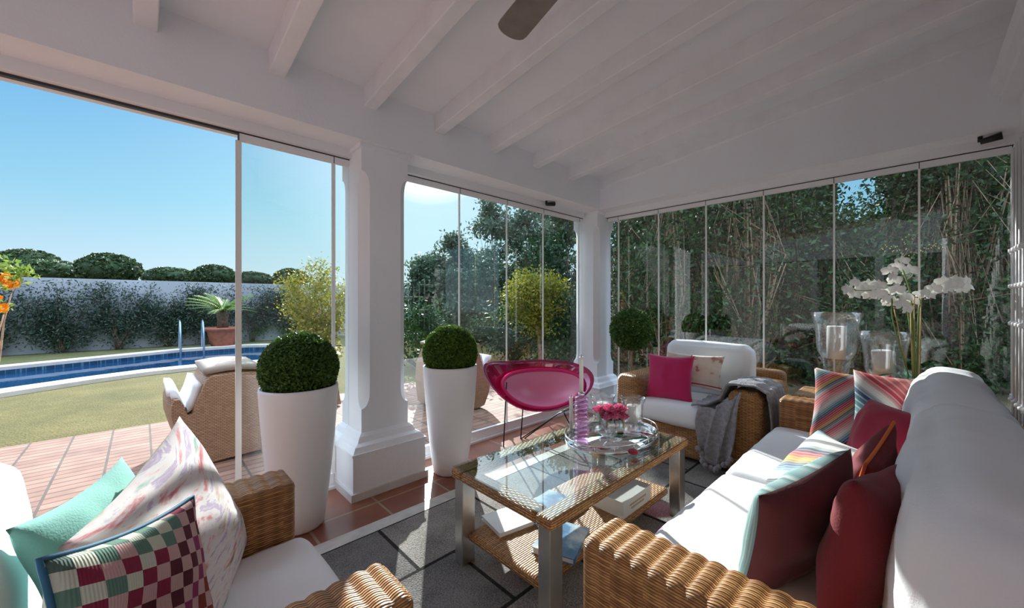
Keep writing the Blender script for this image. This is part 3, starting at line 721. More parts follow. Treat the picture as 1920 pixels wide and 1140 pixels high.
# ---- rug
def rugmat():
    m,nt,out=newmat('grey patchwork rug')
    g=nt.nodes.new('ShaderNodeNewGeometry')
    def bl(w,h,off,loc,ms):
        mp=nt.nodes.new('ShaderNodeMapping');mp.inputs['Location'].default_value=loc;lk(nt,g.outputs['Position'],mp.inputs[0])
        br=nt.nodes.new('ShaderNodeTexBrick');br.offset=off
        for k_,v_ in(('Scale',1.),('Mortar Size',ms),('Mortar Smooth',.1),('Bias',0.),('Brick Width',w),('Row Height',h)):br.inputs[k_].default_value=v_
        br.inputs['Color1'].default_value=(.17,.165,.16,1);br.inputs['Color2'].default_value=(.36,.34,.31,1);br.inputs['Mortar'].default_value=(.035,.034,.034,1)
        lk(nt,mp.outputs[0],br.inputs['Vector']);return br
    br=bl(.62,.45,.33,(.07,.15,0),.010)
    n=nd(nt,'ShaderNodeTexNoise',Scale=150.,Detail=2.);lk(nt,g.outputs['Position'],n.inputs['Vector'])
    n2=nd(nt,'ShaderNodeTexNoise',Scale=4.,Detail=4.);lk(nt,g.outputs['Position'],n2.inputs['Vector'])
    mx=nt.nodes.new('ShaderNodeMix');mx.data_type='RGBA';mx.blend_type='MULTIPLY';mx.inputs[0].default_value=1.
    lk(nt,br.outputs[0],mx.inputs[6]);f=math_(nt,'ADD',math_(nt,'MULTIPLY',n.outputs[0],.6),math_(nt,'MULTIPLY',n2.outputs[0],.4))
    lk(nt,ramp(nt,f,[(.38,(.55,.55,.55)),(.6,(1.35,1.35,1.35))]),mx.inputs[7])
    b=nt.nodes.new('ShaderNodeBsdfPrincipled');b.inputs['Roughness'].default_value=.98;b.inputs['Specular IOR Level'].default_value=.1;lk(nt,mx.outputs[2],b.inputs['Base Color'])
    bp=nd(nt,'ShaderNodeBump',Strength=.9,Distance=.006);lk(nt,n.outputs[0],bp.inputs['Height']);lk(nt,bp.outputs[0],b.inputs['Normal']);lk(nt,b.outputs[0],out.inputs[0]);return m
tag(M().box(.25,3.7,-.3,2.10,0,.012).build('rug',rugmat()),'large grey patchwork rug with darker seams under the coffee table','rug')

# ================================================================== PILLOWS
pillow('throw_pillow','mint green cushion leaning on the white armchair back behind the floral one',(-.05,1.37,.66),.38,.42,.11,(.88,-.38,.35),(0,0,1),MINT,seed=2.)
pillow('throw_pillow','pale floral cushion in pink, lilac and green brush strokes with a pointed top',(.085,1.40,.65),.56,.50,.14,(.86,-.42,.36),(.0,.0,1),PAINT,CREAMF,seed=4.,roll=.2)
pillow('throw_pillow','multicoloured checked cushion with blue piping in front of the floral cushion',(.005,1.115,.635),.36,.40,.12,(.78,-.57,.28),(-.34,0,.94),CHECK,CREAMF,seed=5.,piping=BLUEP,roll=-.40)
pillow('throw_pillow','plain magenta square cushion standing on the far armchair seat',(3.32,1.48,.645),.40,.40,.13,(-.98,-.08,.22),(0,.02,1),MAG,seed=6.)
pillow('throw_pillow','cream embroidered cushion with fine red lines behind the magenta cushion',(3.50,1.35,.70),.50,.30,.09,(-.97,0,.20),(0,0,1),SHAWL,CREAMF,seed=16.)
pillow('throw_pillow','burgundy cushion with an aqua striped front, nearest on the sofa',(1.44,.25,.63),.44,.38,.17,(.30,.92,.25),(0,-.05,1),S_AQUA,BURG,seed=7.,roll=-.16)
pillow('throw_pillow','dark red plain cushion wedged between the burgundy one and the sofa back',(1.42,.085,.655),.42,.40,.15,(.22,.95,.12),(0,0,1),RED,RED,seed=8.,roll=.1)
pillow('throw_pillow','bright red cushion with an orange edge standing behind the dark red one',(1.84,.12,.66),.36,.36,.12,(.1,.95,.25),(0,0,1),RED,RED,seed=9.,piping=ORANGE,roll=-.2)
pillow('throw_pillow','blue, white and red striped cushion lying low in the middle of the sofa',(2.05,.28,.585),.42,.36,.14,(-.40,.65,.70),(.3,-.3,1),S_BLUE,S_RED,seed=10.)
pillow('throw_pillow','plump crimson velvet cushion in the middle of the sofa',(2.34,.09,.70),.32,.30,.17,(-.55,.80,.30),(0,0,1),CRIM,seed=11.,pinch=.03)
pillow('throw_pillow','large cushion in diagonal red, yellow and navy serape stripes against the far sofa arm',(3.00,.27,.67),.36,.46,.14,(-.93,.10,.28),(0,0,1),S_RED,BURG,seed=12.)
pillow('throw_pillow','large cushion in fanned teal and coral stripes beside the back cushion',(2.90,.085,.69),.34,.46,.13,(-.95,.10,.28),(0,0,1),S_TEAL,BURG,seed=13.)

# ================================================================== PLANTERS
def planter(x,y,lab,labb,bright=False,seed=0):
    t=thing('tall_planter',lab,'planter',(x,y,0))
    prof=[(.0,.0),(.118,0),(.130,.012),(.150,.15),(.172,.35),(.190,.55),(.202,.72),(.207,.80),(.205,.815),(.192,.815),(.190,.78),(0,.78)]
    M().lathe(prof,(x,y,0),64).build('pot',POTW,t,world=True)
    M().disc((x,y,.782),.19,40).build('soil',SOIL,t,world=True)
    b=thing('box_topiary',labb,'topiary',(x,y,.79))
    c=(x,y,.915)
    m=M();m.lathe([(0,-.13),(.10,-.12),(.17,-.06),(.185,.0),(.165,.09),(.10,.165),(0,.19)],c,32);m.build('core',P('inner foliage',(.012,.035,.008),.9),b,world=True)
    d=rng.normal(size=(30000,3));d/=np.linalg.norm(d,axis=1,keepdims=True)
    R=.212*(1-.13*rng.random((30000,1)));p=d*R;p=p[p[:,2]>-.13][:17000]
    N=p/np.linalg.norm(p,axis=1,keepdims=True)
    leaves_obj('foliage',L_BOXB if bright else L_BOX,p+np.array(c),.017,b,.6,N,.8)
planter(.667,2.49,'tall tapered white planter left of the column','clipped box ball in the tall white planter left of the column')
planter(1.725,2.49,'tall tapered white planter right of the column','sunlit clipped box ball in the white planter right of the column',True)
# little topiary tree in the corner
t=thing('topiary_tree','small round topiary tree on a thin stem behind the far armchair','plant',(3.93,2.18,0))
m=M();m.lathe([(0,0),(.10,0),(.14,.28),(.15,.30),(.13,.30),(0,.27)],(3.93,2.18,0),32);m.build('pot',P('grey planter',(.35,.35,.36),.5),t,world=True)
m=M();m.tube([(3.93,2.18,.25),(3.935,2.185,.6),(3.925,2.175,.86)],.013,8);m.build('stem',BARKL,t,world=True)
leaves_obj('foliage',L_BOX,np.concatenate([ball_pts(9000,(3.93,2.18,1.0),.235,.3,1.),ball_pts(1500,(3.93,2.18,.95),.2,.9,.8)]),.028,t,.5)

# ================================================================== TABLE ITEMS
TZ=.4815
def z_at(px,py,z):
    u=(px-960)/724.;v=-(py-567)/724.;tt=(z-CAMH)/v
    return Vector(((FW[0]+RT[0]*u)*tt,(FW[1]+RT[1]*u)*tt,z))
trc=z_at(1148,818,TZ)
tr=thing('mirror_tray','oval mirrored tray with a chrome gallery rail on the glass table','tray',trc)
A_,B_=.35,.235
m=M();m.lathe([(0,.0),(1,0),(1,.012),(0,.012)],(0,0,0),56);m.v=[(q[0]*A_,q[1]*B_,q[2]) for q in m.v];m.build('mirror_base',P('mirror glass',(.80,.82,.82),.03,metal=1.),tr)
el=lambda z,k=1.:[(A_*k*math.cos(2*PI*i/72),B_*k*math.sin(2*PI*i/72),z) for i in range(72)]
m=M();m.tube(el(.045),.0045,6,closed=True);m.tube(el(.013),.0045,6,closed=True);m.build('gallery_rail',CHROME,tr)
for i in range(16):
    a=2*PI*i/16;M().tube([(A_*math.cos(a),B_*math.sin(a),.01),(A_*math.cos(a),B_*math.sin(a),.045)],.0025,5).build('rail_post',CHROME,tr)
TT=TZ+.0125
def candle(name,label,x,y,z,r,h,group=None,tilt=0.):
    t=thing(name,label,'candle',(x,y,z),0,group,rot=(tilt,tilt*.5,0))
    M().lathe([(0,0),(r,0),(r,h*.97),(r*.93,h),(r*.5,h-.006),(0,h-.008)],(0,0,0),28).build('wax',WAX,t)
    M().tube([(0,0,h-.01),(.001,0,h+.012)],.0015,5).build('wick',BLACKM,t)
    return t
def hurricane(label,x,y,z,s,cz,group=None,bowl=None):
    t=thing('hurricane_lamp',label,'candle holder',(x,y,z),0,group)
    prof=[(.0,.0),(.055,.0),(.058,.006),(.02,.014),(.012,.03),(.016,.045),(.012,.06),(.03,.072),(.058,.085),(.066,.11),(.068,.16),(.072,.21),(.085,.245),(.083,.245),(.070,.21),(.065,.16),(.063,.11),(.055,.09),(.0,.078)]
    M().lathe([(r*s,zz*s) for r,zz in prof],(0,0,0),40).build('glass_body',CLEAR,t)
    return t
for (px,py,lab,lc) in((1130,830,'left of the two clear footed hurricane glasses on the tray','short white pillar candle inside the left tray glass'),(1186,828,'right of the two clear footed hurricane glasses on the tray','short white pillar candle inside the right tray glass')):
    q=z_at(px,py-22,TT) if px<1150 else z_at(px,py-14,TT)
    hurricane(lab,q.x,q.y,TT,.92,.08)
    candle('pillar_candle',lc,q.x,q.y,TT+.078,.034,.10)
# rose bowl
q=z_at(1146,838,TT)
vb=thing('rose_vase','low clear glass vase holding pink roses on the mirrored tray','vase',q)
M().lathe([(0,0),(.042,0),(.045,.01),(.022,.03),(.024,.06),(.050,.12),(.062,.165),(.059,.165),(.046,.12),(.02,.065),(0,.055)],(0,0,0),36).build('glass_body',CLEAR,vb)
def rose(label,c,r,group):
    t=thing('pink_rose',label,'flower',c,0,group)
    m=M()
    for ly in range(4):
        n=5+ly;rr=r*(.28+.22*ly)
        for k_ in range(n):
            a0=2*PI*k_/n+ly*.7
            def fn(u,v,a0=a0,rr=rr,ly=ly,n=n):
                a=a0+(u-.5)*2*PI/n*1.7;q_=rr*(.45+.62*v**.8)*(1+.06*math.sin(u*PI*3));zz=r*(1.1-.20*ly)*(v-.3)+.12*r*math.sin(u*PI)
                return(q_*math.cos(a),q_*math.sin(a),zz)
            m.grid(fn,6,4)
    m.build('petals',PETR,t)
    M().tube([(0,0,-.2*r),(0,0,-r*1.6)],.003,5).build('stalk',STEMG,t)
    return t
for i,(dx,dz,dy,r) in enumerate(((-.062,.140,0,.038),(-.012,.150,-.02,.040),(.045,.145,-.005,.042),(.012,.125,-.045,.036),(-.035,.118,-.045,.030),(.055,.118,-.04,.030),(.0,.14,.045,.036))):
    rose('pink rose in the low glass vase',(q.x+RT[0]*dx+FW[0]*dy,q.y+RT[1]*dx+FW[1]*dy,TT+dz+.055),r*1.12,'pink roses in the glass vase')
C=[];
for _ in range(60):
    a=random.uniform(0,6.28);C.append((q.x+.05*math.cos(a),q.y+.05*math.sin(a),TT+.165+random.uniform(-.012,.02)))
leaves_obj('rose_leaves',L_DARK,C,.03,vb)
# stacked lilac crystal candlesticks
def crystal(label,p,n,r,rings=True):
    t=thing('candlestick',label,'candlestick',p)
    z=0
    m=M();m.lathe([(0,0),(r*1.5,0),(r*1.5,.008),(r*.6,.012),(0,.012)],(0,0,0),24);m.build('foot',CLEAR,t);z=.012
    for i in range(n):
        m=M();m.lathe([(0,z),(r*.7,z+.001),(r*1.15,z+.007),(r*1.22,z+.012),(r*1.15,z+.017),(r*.7,z+.023),(0,z+.024)],(0,0,0),12);m.build('crystal_disc',CRYST,t);z+=.0245
    m=M();m.lathe([(0,z),(r*.5,z),(r*.55,z+.02),(r*.42,z+.02),(r*.4,z+.004),(0,z+.004)],(0,0,0),16);m.build('cup',CHROME,t)
    return z+.004
q=z_at(1090,836,TT)
for p_,n_,lab,lc,hc in((q,11,'stacked lilac crystal candlestick holding the taller white candle','tall thin white taper candle on the lilac crystal stack',.215),):
    zt=crystal(lab,p_,n_,.034)
    candle('taper_candle',lc,p_.x,p_.y,p_.z+zt,.0115,hc)
q=z_at(1071,822,TT)
t=thing('candlestick','low clear glass candlestick holding the shorter white candle','candlestick',q)
M().lathe([(0,0),(.03,0),(.03,.008),(.012,.014),(.018,.03),(.010,.045),(.016,.058),(.012,.06),(0,.05)],(0,0,0),20).build('glass_body',CLEAR,t)
candle('taper_candle','shorter white taper candle in the low clear candlestick',q.x,q.y,q.z+.055,.011,.19)
q=z_at(1187,850,TT)
t=thing('pebble_candle','small round pink tealight lying on the front of the tray','candle',q)
M().lathe([(0,0),(.022,.001),(.028,.009),(.022,.018),(0,.019)],(0,0,0),20).build('wax',CRIM,t)
# ---- books on the shelf
def book(label,x,y,z,w,d,h,rz,cover,spine=None,cat='book'):
    t=thing('book',label,cat,(x,y,z),rz)
    M().box(-w/2+.004,w/2-.004,-d/2+.004,d/2-.006,.004,h-.004).build('pages',PAPER,t)
    m=M();m.box(-w/2,w/2,-d/2,d/2,0,.004);m.box(-w/2,w/2,-d/2,d/2,h-.004,h);m.box(-w/2,w/2,-d/2,-d/2+.004,.004,h-.004);m.build('cover',cover,t)
    return t
ZS=.158
WCV=P('white glossy cover',(.80,.79,.77),.35,var=.06,vs=4.)
bk=book('thick white book standing tallest under the sofa side of the tabletop',1.98,1.17,ZS,.30,.22,.085,.0,WCV)
m=M()
for i in range(14):   # soft gilt lettering, too blurred in the photograph to read
    x=-.085+.013*i;m.box(x,x+.008,-.1113,-.1103,.045,.056)
for i in range(11):
    x=-.07+.013*i;m.box(x,x+.008,-.1113,-.1103,.026,.037)
m.build('spine_lettering',P('gilt lettering',(.50,.38,.22),.5),bk)
book('blue and white photograph book lying at the near end of the table shelf',1.44,1.16,ZS,.26,.20,.028,.35,CVR2)
book('large open blue sea magazine under the middle of the glass top',1.62,1.38,ZS,.34,.26,.014,.1,CVR2,cat='magazine')
book('pale magazine at the window end of the table shelf',1.40,1.46,ZS,.26,.19,.02,-.2,WCV,cat='magazine')

# ================================================================== THROW
def throw():
    t=thing('knitted_throw','grey knitted blanket with pompoms draped over the far armchair arm','throw',(3.3,.9,.66))
    # runs from the seat, over the arm, down the outside
    def fn(u,v):
        # u along drape, v across
        path=[(0,1.22,.475),(.12,1.12,.49),(.26,1.03,.54),(.36,.985,.66),(.5,.90,.672),(.62,.80,.675),(.70,.728,.64),(.8,.712,.45),(1,.705,.20)]
        for i in range(len(path)-1):
            if u<=path[i+1][0]:break
        a=path[i];b=path[i+1];k=(u-a[0])/(b[0]-a[0]);y=a[1]+(b[1]-a[1])*k;z=a[2]+(b[2]-a[2])*k
        w0=.46-.10*math.sin(PI*min(1,u*1.4));xc=3.42-.06*(1-u)
        x=xc+(v-.5)*w0
        f=.010*math.sin(v*26+3*u)+.006*math.sin(v*11+9*u)
        n=noise.noise(Vector((x*9,y*9,z*9)))*.01
        z+=.008+(f+n)*(1 if u<.68 else .2)*.8;y-=abs(f+n) if u>.68 else 0
        if u>.72:y-=.006
        return(x,y,max(z,.03))
    def fn2(u,v):  # tail hanging over the front edge of seat and arm
        zz=.66-.40*v; 
        y=1.16-.30*u*(1-.25*v)+.015*math.sin(u*14+v*4)
        if v<.12:zz=.62-.1*v
        x=3.125-.03*math.sin(min(1,v*3)*PI/2)-.012*math.sin(u*19+2*v)
        zz=.50-.02*u+ .17*max(0,u-.35)/.65*(1-v) -(.30+.12*math.sin(u*PI))*v
        return(x,y,zz)
    m=M();m.grid(fn,70,46);m.grid(fn2,34,30)
    o=m.build('blanket',GREYK,t,world=True);sd=o.modifiers.new('s','SOLIDIFY');sd.thickness=.012;sd.offset=1
    for i in range(13):
        u=i/12;p=fn2(u,1.0)
        c=(p[0]-.01,p[1],p[2]-.02)
        pm=M();pm.lathe([(0,-.022),(.014,-.018),(.022,0),(.014,.018),(0,.022)],c,10);o=pm.build('pompom',GREYK,t,world=True)
        o2=leaves_obj('pompom_yarn',GREYK,ball_pts(120,c,.03,.3),.02,t,.2) if False else None
throw()
# ================================================================== PINK CHAIR
pc=thing('lounge_chair','magenta translucent shell lounge chair with thin black wire legs by the glass','chair',(2.95,2.35,0))
CC=at(1018,3.62,.515)
fx=Vector((-.45,-.80,.0)).normalized()       # the way the chair faces
rx=Vector((.85,-.48,0)).normalized()
def shell_pt(a,r,off=0.,sc_=1.):
    # ellipse dish in a tilted plane; right axis rx, other axis tilted back
    up=(fx*-.62+Vector((0,0,.60))).normalized();nrm=rx.cross(up);nrm=nrm if nrm.dot(fx)>0 else -nrm
    X=.47*r*math.cos(a)*sc_;Y=(.255*r*math.sin(a))*sc_
    dep=-.20*(1-r*r)+off
    curl=.10*abs(math.cos(a))**2*r*r
    return CC+rx*X+up*Y+nrm*(dep+curl)+Vector((0,0,.10*max(0,-math.cos(a))**3*r**3 if sc_>1 else 0))+rx*(-.05*r if sc_>1 else 0)
m=M();m.grid(lambda u,v:tuple(shell_pt(2*PI*u,v,0,1.13)+Vector((0,0,.02))),56,14);o=weld(m.build('shell',ACRYL,pc,world=True));sd=o.modifiers.new('s','SOLIDIFY');sd.thickness=.006
m=M()
def padpt(u,v):
    a=2*PI*u;r=v
    p=shell_pt(a,min(r,1)*.9,.045*(1-r**6)+.012,.93)
    return tuple(p-Vector((0,0,.01)))
m.grid(padpt,56,14);weld(m.build('seat_pad',P('pink leatherette',(.80,.25,.42),.3,sheen=.1),pc,world=True))
m=M();m.tube([tuple(shell_pt(2*PI*i/64,.87,.012,.96)) for i in range(64)],.020,8,closed=True);m.build('pad_rim',P('hot pink rim',(.68,.02,.16),.3),pc,world=True,label='hot pink rolled rim')
lg=[(2.357,2.569),(2.606,2.597),(2.75,1.98),(3.25,2.10)]
low=shell_pt(0,0)
for (x,y) in lg[:2]:
    top=(x+.02,y-.02,.58 if x<2.5 else .40)
    M().tube([(x,y,0),top],.006,6).build('leg',BLACKM,pc,world=True)
M().tube([(2.606,2.597,0),(2.80,2.30,.26),(3.0,2.15,.36)],.006,6).build('leg',BLACKM,pc,world=True)
M().tube([(2.64,2.58,0),(2.85,2.32,.26),(3.1,2.2,.36)],.006,6).build('leg',BLACKM,pc,world=True)
for x,y in lg[2:]:
    M().tube([(x,y,0),(x*.6+low.x*.4,y*.6+low.y*.4,.30)],.006,6).build('leg',BLACKM,pc,world=True)

# ================================================================== VASES, ORCHIDS
st=thing('side_table','low wicker side table between the sofa end and the far glass','side table',(3.68,.16,0))
weld(M().rcube((3.68,.14,.60),(.42,.98,.05),.02,.02).build('tabletop',WICK2,st,world=True))
for x in(3.52,3.84):
    for y in(-.28,.56):M().box(x-.025,x+.025,y-.025,y+.025,0,.58).build('leg',WICK2,st,world=True)
def bigvase(label,c,prof,n=48):
    t=thing('hurricane_vase',label,'vase',c)
    M().lathe(prof,(0,0,0),n).build('glass_body',CLEAR,t);return t
c1=at(1568,2.86);c1=Vector((c1.x,c1.y,.625))
def flute(s,foot):
    o_=[(0,0),(.075,0),(.077,.008),(.02,.02),(.015,.05)]
    return o_
v1=[(0,0),(.07,0),(.07,.008),(.022,.02),(.018,.07),(.035,.10),(.062,.13),(.076,.18),(.080,.22),(.086,.26),(.112,.31),(.120,.36),(.122,.43),(.130,.50),(.152,.60),(.149,.60),(.127,.50),(.119,.43),(.117,.36),(.109,.312),(.083,.262),(.0,.258)]
bigvase('tallest clear footed hurricane vase behind the striped cushions',c1,v1)
candle('pillar_candle','white pillar candle high in the tallest clear vase',c1.x,c1.y,c1.z+.26,.056,.24)
c2=at(1658,2.66);c2=Vector((c2.x,c2.y,.625))
v2=[(0,0),(.07,0),(.07,.008),(.022,.02),(.02,.08),(.04,.12),(.085,.16),(.105,.22),(.108,.30),(.118,.38),(.142,.47),(.139,.47),(.115,.38),(.105,.30),(.102,.22),(.08,.165),(.0,.15)]
bigvase('shorter clear footed hurricane vase right of the tallest one',c2,v2)
candle('pillar_candle','leaning white pillar candle in the shorter clear vase',c2.x,c2.y,c2.z+.155,.055,.19,tilt=-.08)
# orchid
oc=at(1716,2.55);oc=Vector((oc.x,oc.y,.625))
orc=thing('orchid_plant','potted white orchid with arching sprays on the side table','plant',oc)
M().lathe([(0,0),(.06,0),(.075,.10),(.08,.12),(.07,.12),(0,.11)],(0,0,0),28).build('pot',POTW,orc)
def op(px,py,dd=0.):
    p=at(px,2.55+dd);return Vector((p.x,p.y,CAMH-(py-567)/724.*(2.55+dd)))
sprays=[[(1674,600),(1672,560),(1650,545),(1615,545),(1592,542)],[(1712,600),(1706,550),(1698,520),(1690,500),(1684,488)],[(1722,600),(1728,560),(1745,540),(1785,530),(1820,532)],[(1704,600),(1700,575),(1696,565),(1700,560)]]
for k_,spx in enumerate(sprays):
    b0=oc+Vector((RT[0]*(-.02+.013*k_),RT[1]*(-.02+.013*k_),.11))
    pts=[b0]+[op(x,y,.02*(k_-1)) for x,y in spx]
    m=M();cr=[]
    for i in range(len(pts)-1):
        for s_ in range(5):
            a,b,t_=pts[i],pts[i+1],s_/5
            p0=pts[max(0,i-1)];p3=pts[min(len(pts)-1,i+2)]
            cr.append(.5*((2*a)+(b-p0)*t_+(2*p0-5*a+4*b-p3)*t_*t_+(3*a-p0-3*b+p3)*t_**3))
    cr.append(pts[-1]);m.tube(cr,[.004]*(len(cr)-8)+[.0025]*8,6);m.build('flower_stem',STEMG,orc,world=True)
for k_,(px,py) in enumerate(((1676,575),(1707,560),(1714,555),(1724,555),(1727,550))):
    b0=oc+Vector((RT[0]*(-.03+.015*k_),RT[1]*(-.03+.015*k_),.11))
    M().tube([b0,op(px,py,.01*k_)],.0035,6).build('support_cane',CANE,orc,world=True)
def blossom(px,py,r,dd,facing):
    c=op(px,py,dd);f=Vector(facing).normalized();up=Vector((0,0,1));up=(up-f*up.dot(f)).normalized();rt=up.cross(f)
    m=M()
    for k_,(ang,L,W) in enumerate(((90,1.,.55),(210,.95,.5),(330,.95,.5),(15,1.05,.95),(165,1.05,.95))):
        a=math.radians(ang);d=rt*math.cos(a)+up*math.sin(a);s=rt*-math.sin(a)+up*math.cos(a)
        def fn(u,v,d=d,s=s,L=L,W=W):
            w_=W*math.sin(PI*min(1,(.08+.92*u))**.8)*.5
            return tuple(c+d*(r*L*u)+s*(r*W*1.1*(v-.5)*math.sin(PI*(.1+.86*u))**.7)+f*(r*(.18*math.sin(u*2.6)-.25*(v-.5)**2+.02*k_)))
        m.grid(fn,6,4)
    return m,c,f
fr=random.Random(3)
cl=[]
for i in range(20):
    x=1590+ i*4.9;cl.append((x+fr.uniform(-4,4),545+fr.uniform(-16,13)+ (6 if i>9 else 0)+ (5 if i>14 else 0)))
cl+=[(1672,520),(1668,508),(1692,490),(1706,508),(1676,526),(1680,500)]
for i in range(17):
    x=1726+i*5.7;cl.append((x+fr.uniform(-4,4),540-(6 if i>3 else -14)+fr.uniform(-9,9)))
cl+=[(1698,558),(1710,566),(1700,580),(1690,572)]
for (px,py) in cl:
    m,c,f=blossom(px,py,fr.uniform(.038,.050),fr.uniform(-.05,.05),(-.75+fr.uniform(-.5,.5),-.5+fr.uniform(-.5,.5),fr.uniform(-.3,.5)))
    o=m.build('blossom',PETW,orc,world=True)
    mm=M();mm.lathe([(0,-.006),(.005,-.003),(.006,.003),(0,.007)],tuple(c+f*.008),8);mm.build('lip',PETY,o,world=False)
    mo=bpy.data.objects[-1] if False else None
for a in range(7):
    an=a*.9+.3
    def fn(u,v,an=an):
        d=Vector((math.cos(an),math.sin(an),0));s=Vector((-d.y,d.x,0));L=.20
        return tuple(oc+Vector((0,0,.11))+d*(L*u)+s*(.045*(v-.5)*math.sin(PI*(.15+.8*u)))+Vector((0,0,.09*math.sin(u*2.2)-.02*abs(v-.5))))
    m=M();m.grid(fn,10,4);m.build('leaf',GREENG,orc,world=True)

# ================================================================== FAN, SPOTS
fn_=thing('ceiling_fan','grey brown ceiling fan with paddle blades hanging over the seating','fan',(.98,.30,2.62))
m=M();m.lathe([(0,-.16),(.07,-.15),(.10,-.10),(.10,-.04),(.06,0),(.02,.02),(.02,.36),(.05,.38),(0,.40)],(0,0,0),28);m.build('motor',FANM,fn_)
hub=Vector((.98,.30,2.53))
tipd=(Vector((1.21,1.27,2.53))-hub);tipd.z=0;L0=tipd.length+.03;a0=math.atan2(tipd.y,tipd.x)
for i in range(3):
    a=a0+2*PI*i/3
    m=M();n=24;poly=[]
    for k_ in range(9):
        q_=k_/8;poly.append((.16+(L0-.16-.055)*q_,-(.048+.022*q_)))
    for k_ in range(1,10):
        th=-PI/2+PI*k_/10;poly.append((L0-.045+.045*math.cos(th),.070*math.sin(th)))
    for k_ in range(8,-1,-1):
        q_=k_/8;poly.append((.16+(L0-.16-.055)*q_,.048+.022*q_))
    m.prism(poly,-.004,.004);m.xf(Matrix.Translation((0,0,-.09))@Matrix.Rotation(a,4,'Z')@Matrix.Rotation(.16,4,'X'));m.build('blade',FANM,fn_)
    m=M();m.bar((.09,0,-.09),(.2,0,-.09),.03,.008);m.xf(Matrix.Rotation(a,4,'Z'));m.build('blade_arm',BLACKM,fn_)
def spot(label,c,d):
    t=thing('ceiling_spotlight',label,'spotlight',c)
    d=Vector(d)
    M().tube([(0,0,.0),tuple(d*.10)],[.018,.024],12).build('lamp_head',BLACKM,t)
    M().tube([(0,0,.0),(0,0,.035)],.012,8).build('mount',BLACKM,t)
spot('small black spotlight above the glass panel seam behind the pink chair',(3.15,2.75,2.36),(.9,-.4,.1))
spot('small black spotlight at the top of the far glass by the house wall',(4.0,-.30,2.36),(-.15,-.9,.1))

# ================================================================== OUTDOOR
def lounger(name,label,x0,y0,flip=1,rz=0.):
    t=thing(name,label,'lounger',(x0,y0,0),rz)
    # side profile (x forward to the left, z up)
    prof=[(.23,0),(.14,.02),(.07,.14),(.02,.30),(-.01,.42),(-.01,.52),(.01,.57),(.045,.57),(.07,.50),(.09,.43),(.11,.405),(.135,.42),(.16,.50),(.19,.60),(.225,.70),(.27,.735),(.45,.74),(.62,.72),(.70,.55),(.72,.30),(.68,.02)]
    W=.78
    V=[];F=[];n=len(prof)
    ny=12
    for j in range(ny+1):
        v=j/ny;sq=1-.10*abs(2*v-1)**3
        for (px_,pz) in prof:V.append((flip*(.33+(px_-.33)*sq),(v)*W,pz*(.5+.5*sq) if pz>.5 else pz))
    for j in range(ny):
        for i in range(n):
            k_=(i+1)%n;F.append((j*n+i,j*n+k_,(j+1)*n+k_,(j+1)*n+i))
    F.append(tuple(range(n)));F.append(tuple(ny*n+i for i in range(n))[::-1])
    m=M();uv=[[(V[i][0]+V[i][1],V[i][2]) for i in q_] for q_ in F];m.add(V,F,uv,0,False);m.build('shell',WICK3,t)
    m=M();cp=[(.0,.575),(.035,.572),(.06,.51),(.085,.44),(.11,.42),(.135,.44),(.165,.52),(.19,.62)]
    m.grid(lambda u,v:(flip*(np.interp(u,np.linspace(0,1,len(cp)),[c_[0] for c_ in cp])-.0),.05+v*(W-.10),np.interp(u,np.linspace(0,1,len(cp)),[c_[1] for c_ in cp])+.02),24,6)
    o=m.build('cushion',FAB,t);sd=o.modifiers.new('s','SOLIDIFY');sd.thickness=.05;sd.offset=0
    m=M();m.grid(lambda u,v:(flip*(.22+.40*u),.03+v*(W-.06),.75+.02*math.sin(u*PI)),8,6);o=m.build('headrest_pad',P('sand canvas',(.30,.25,.20),.9),t);sd=o.modifiers.new('s','SOLIDIFY');sd.thickness=.04
    return t
lounger('outdoor_lounger','tan woven outdoor lounger with white cushion left of the tall planter',.14,3.95)
lounger('outdoor_lounger','pale woven outdoor lounger seen just right of the column',3.25,3.72,-1)
# low outdoor table peeking between planter and column
# garden trees
t=shrub('olive_tree','tall grey green shrub mass right of the column behind the glass','shrub',tuple(at(915,12.9)),(1.7,1.7),4.6,10000,.14,L_OLEA,'tall shrubs behind the glass',clusters=46,stems=12,z0=.2,twigs=20)
for px,dep,h,hwx,nl,lab in((800,13.,2.6,1.5,6000,'lower sloping grey green shrub nearest the column'),(852,14.2,3.6,1.6,7500,'grey green shrub between the low one and the tallest'),(990,12.4,4.5,1.6,9000,'tall shrub behind the yellow ball tree'),(1060,10.5,3.9,1.2,8000,'tall shrub beside the corner column'),(1020,14.5,5.0,1.6,7000,'tallest feathery shrub with sky showing through')):
    shrub('tall_shrub',lab,'shrub',tuple(at(px,dep)),(hwx,hwx),h,nl,.14,L_OLEA if px!=1060 else L_DARK,'tall shrubs behind the glass',clusters=40,stems=11,z0=.15,twigs=20)
shrub('low_shrub','dark low shrub in the shade right of the column','shrub',tuple(at(790,7.6)),(.7,.7),1.15,4000,.08,L_DARK,clusters=22)
shrub('low_shrub','dark undergrowth beneath the yellow ball tree','shrub',tuple(at(960,8.2)),(1.0,.8),1.2,5000,.08,L_DARK,clusters=26)
shrub('low_shrub','dark undergrowth by the corner column','shrub',tuple(at(1060,7.4)),(.7,.7),1.25,4000,.08,L_DARK,clusters=24)
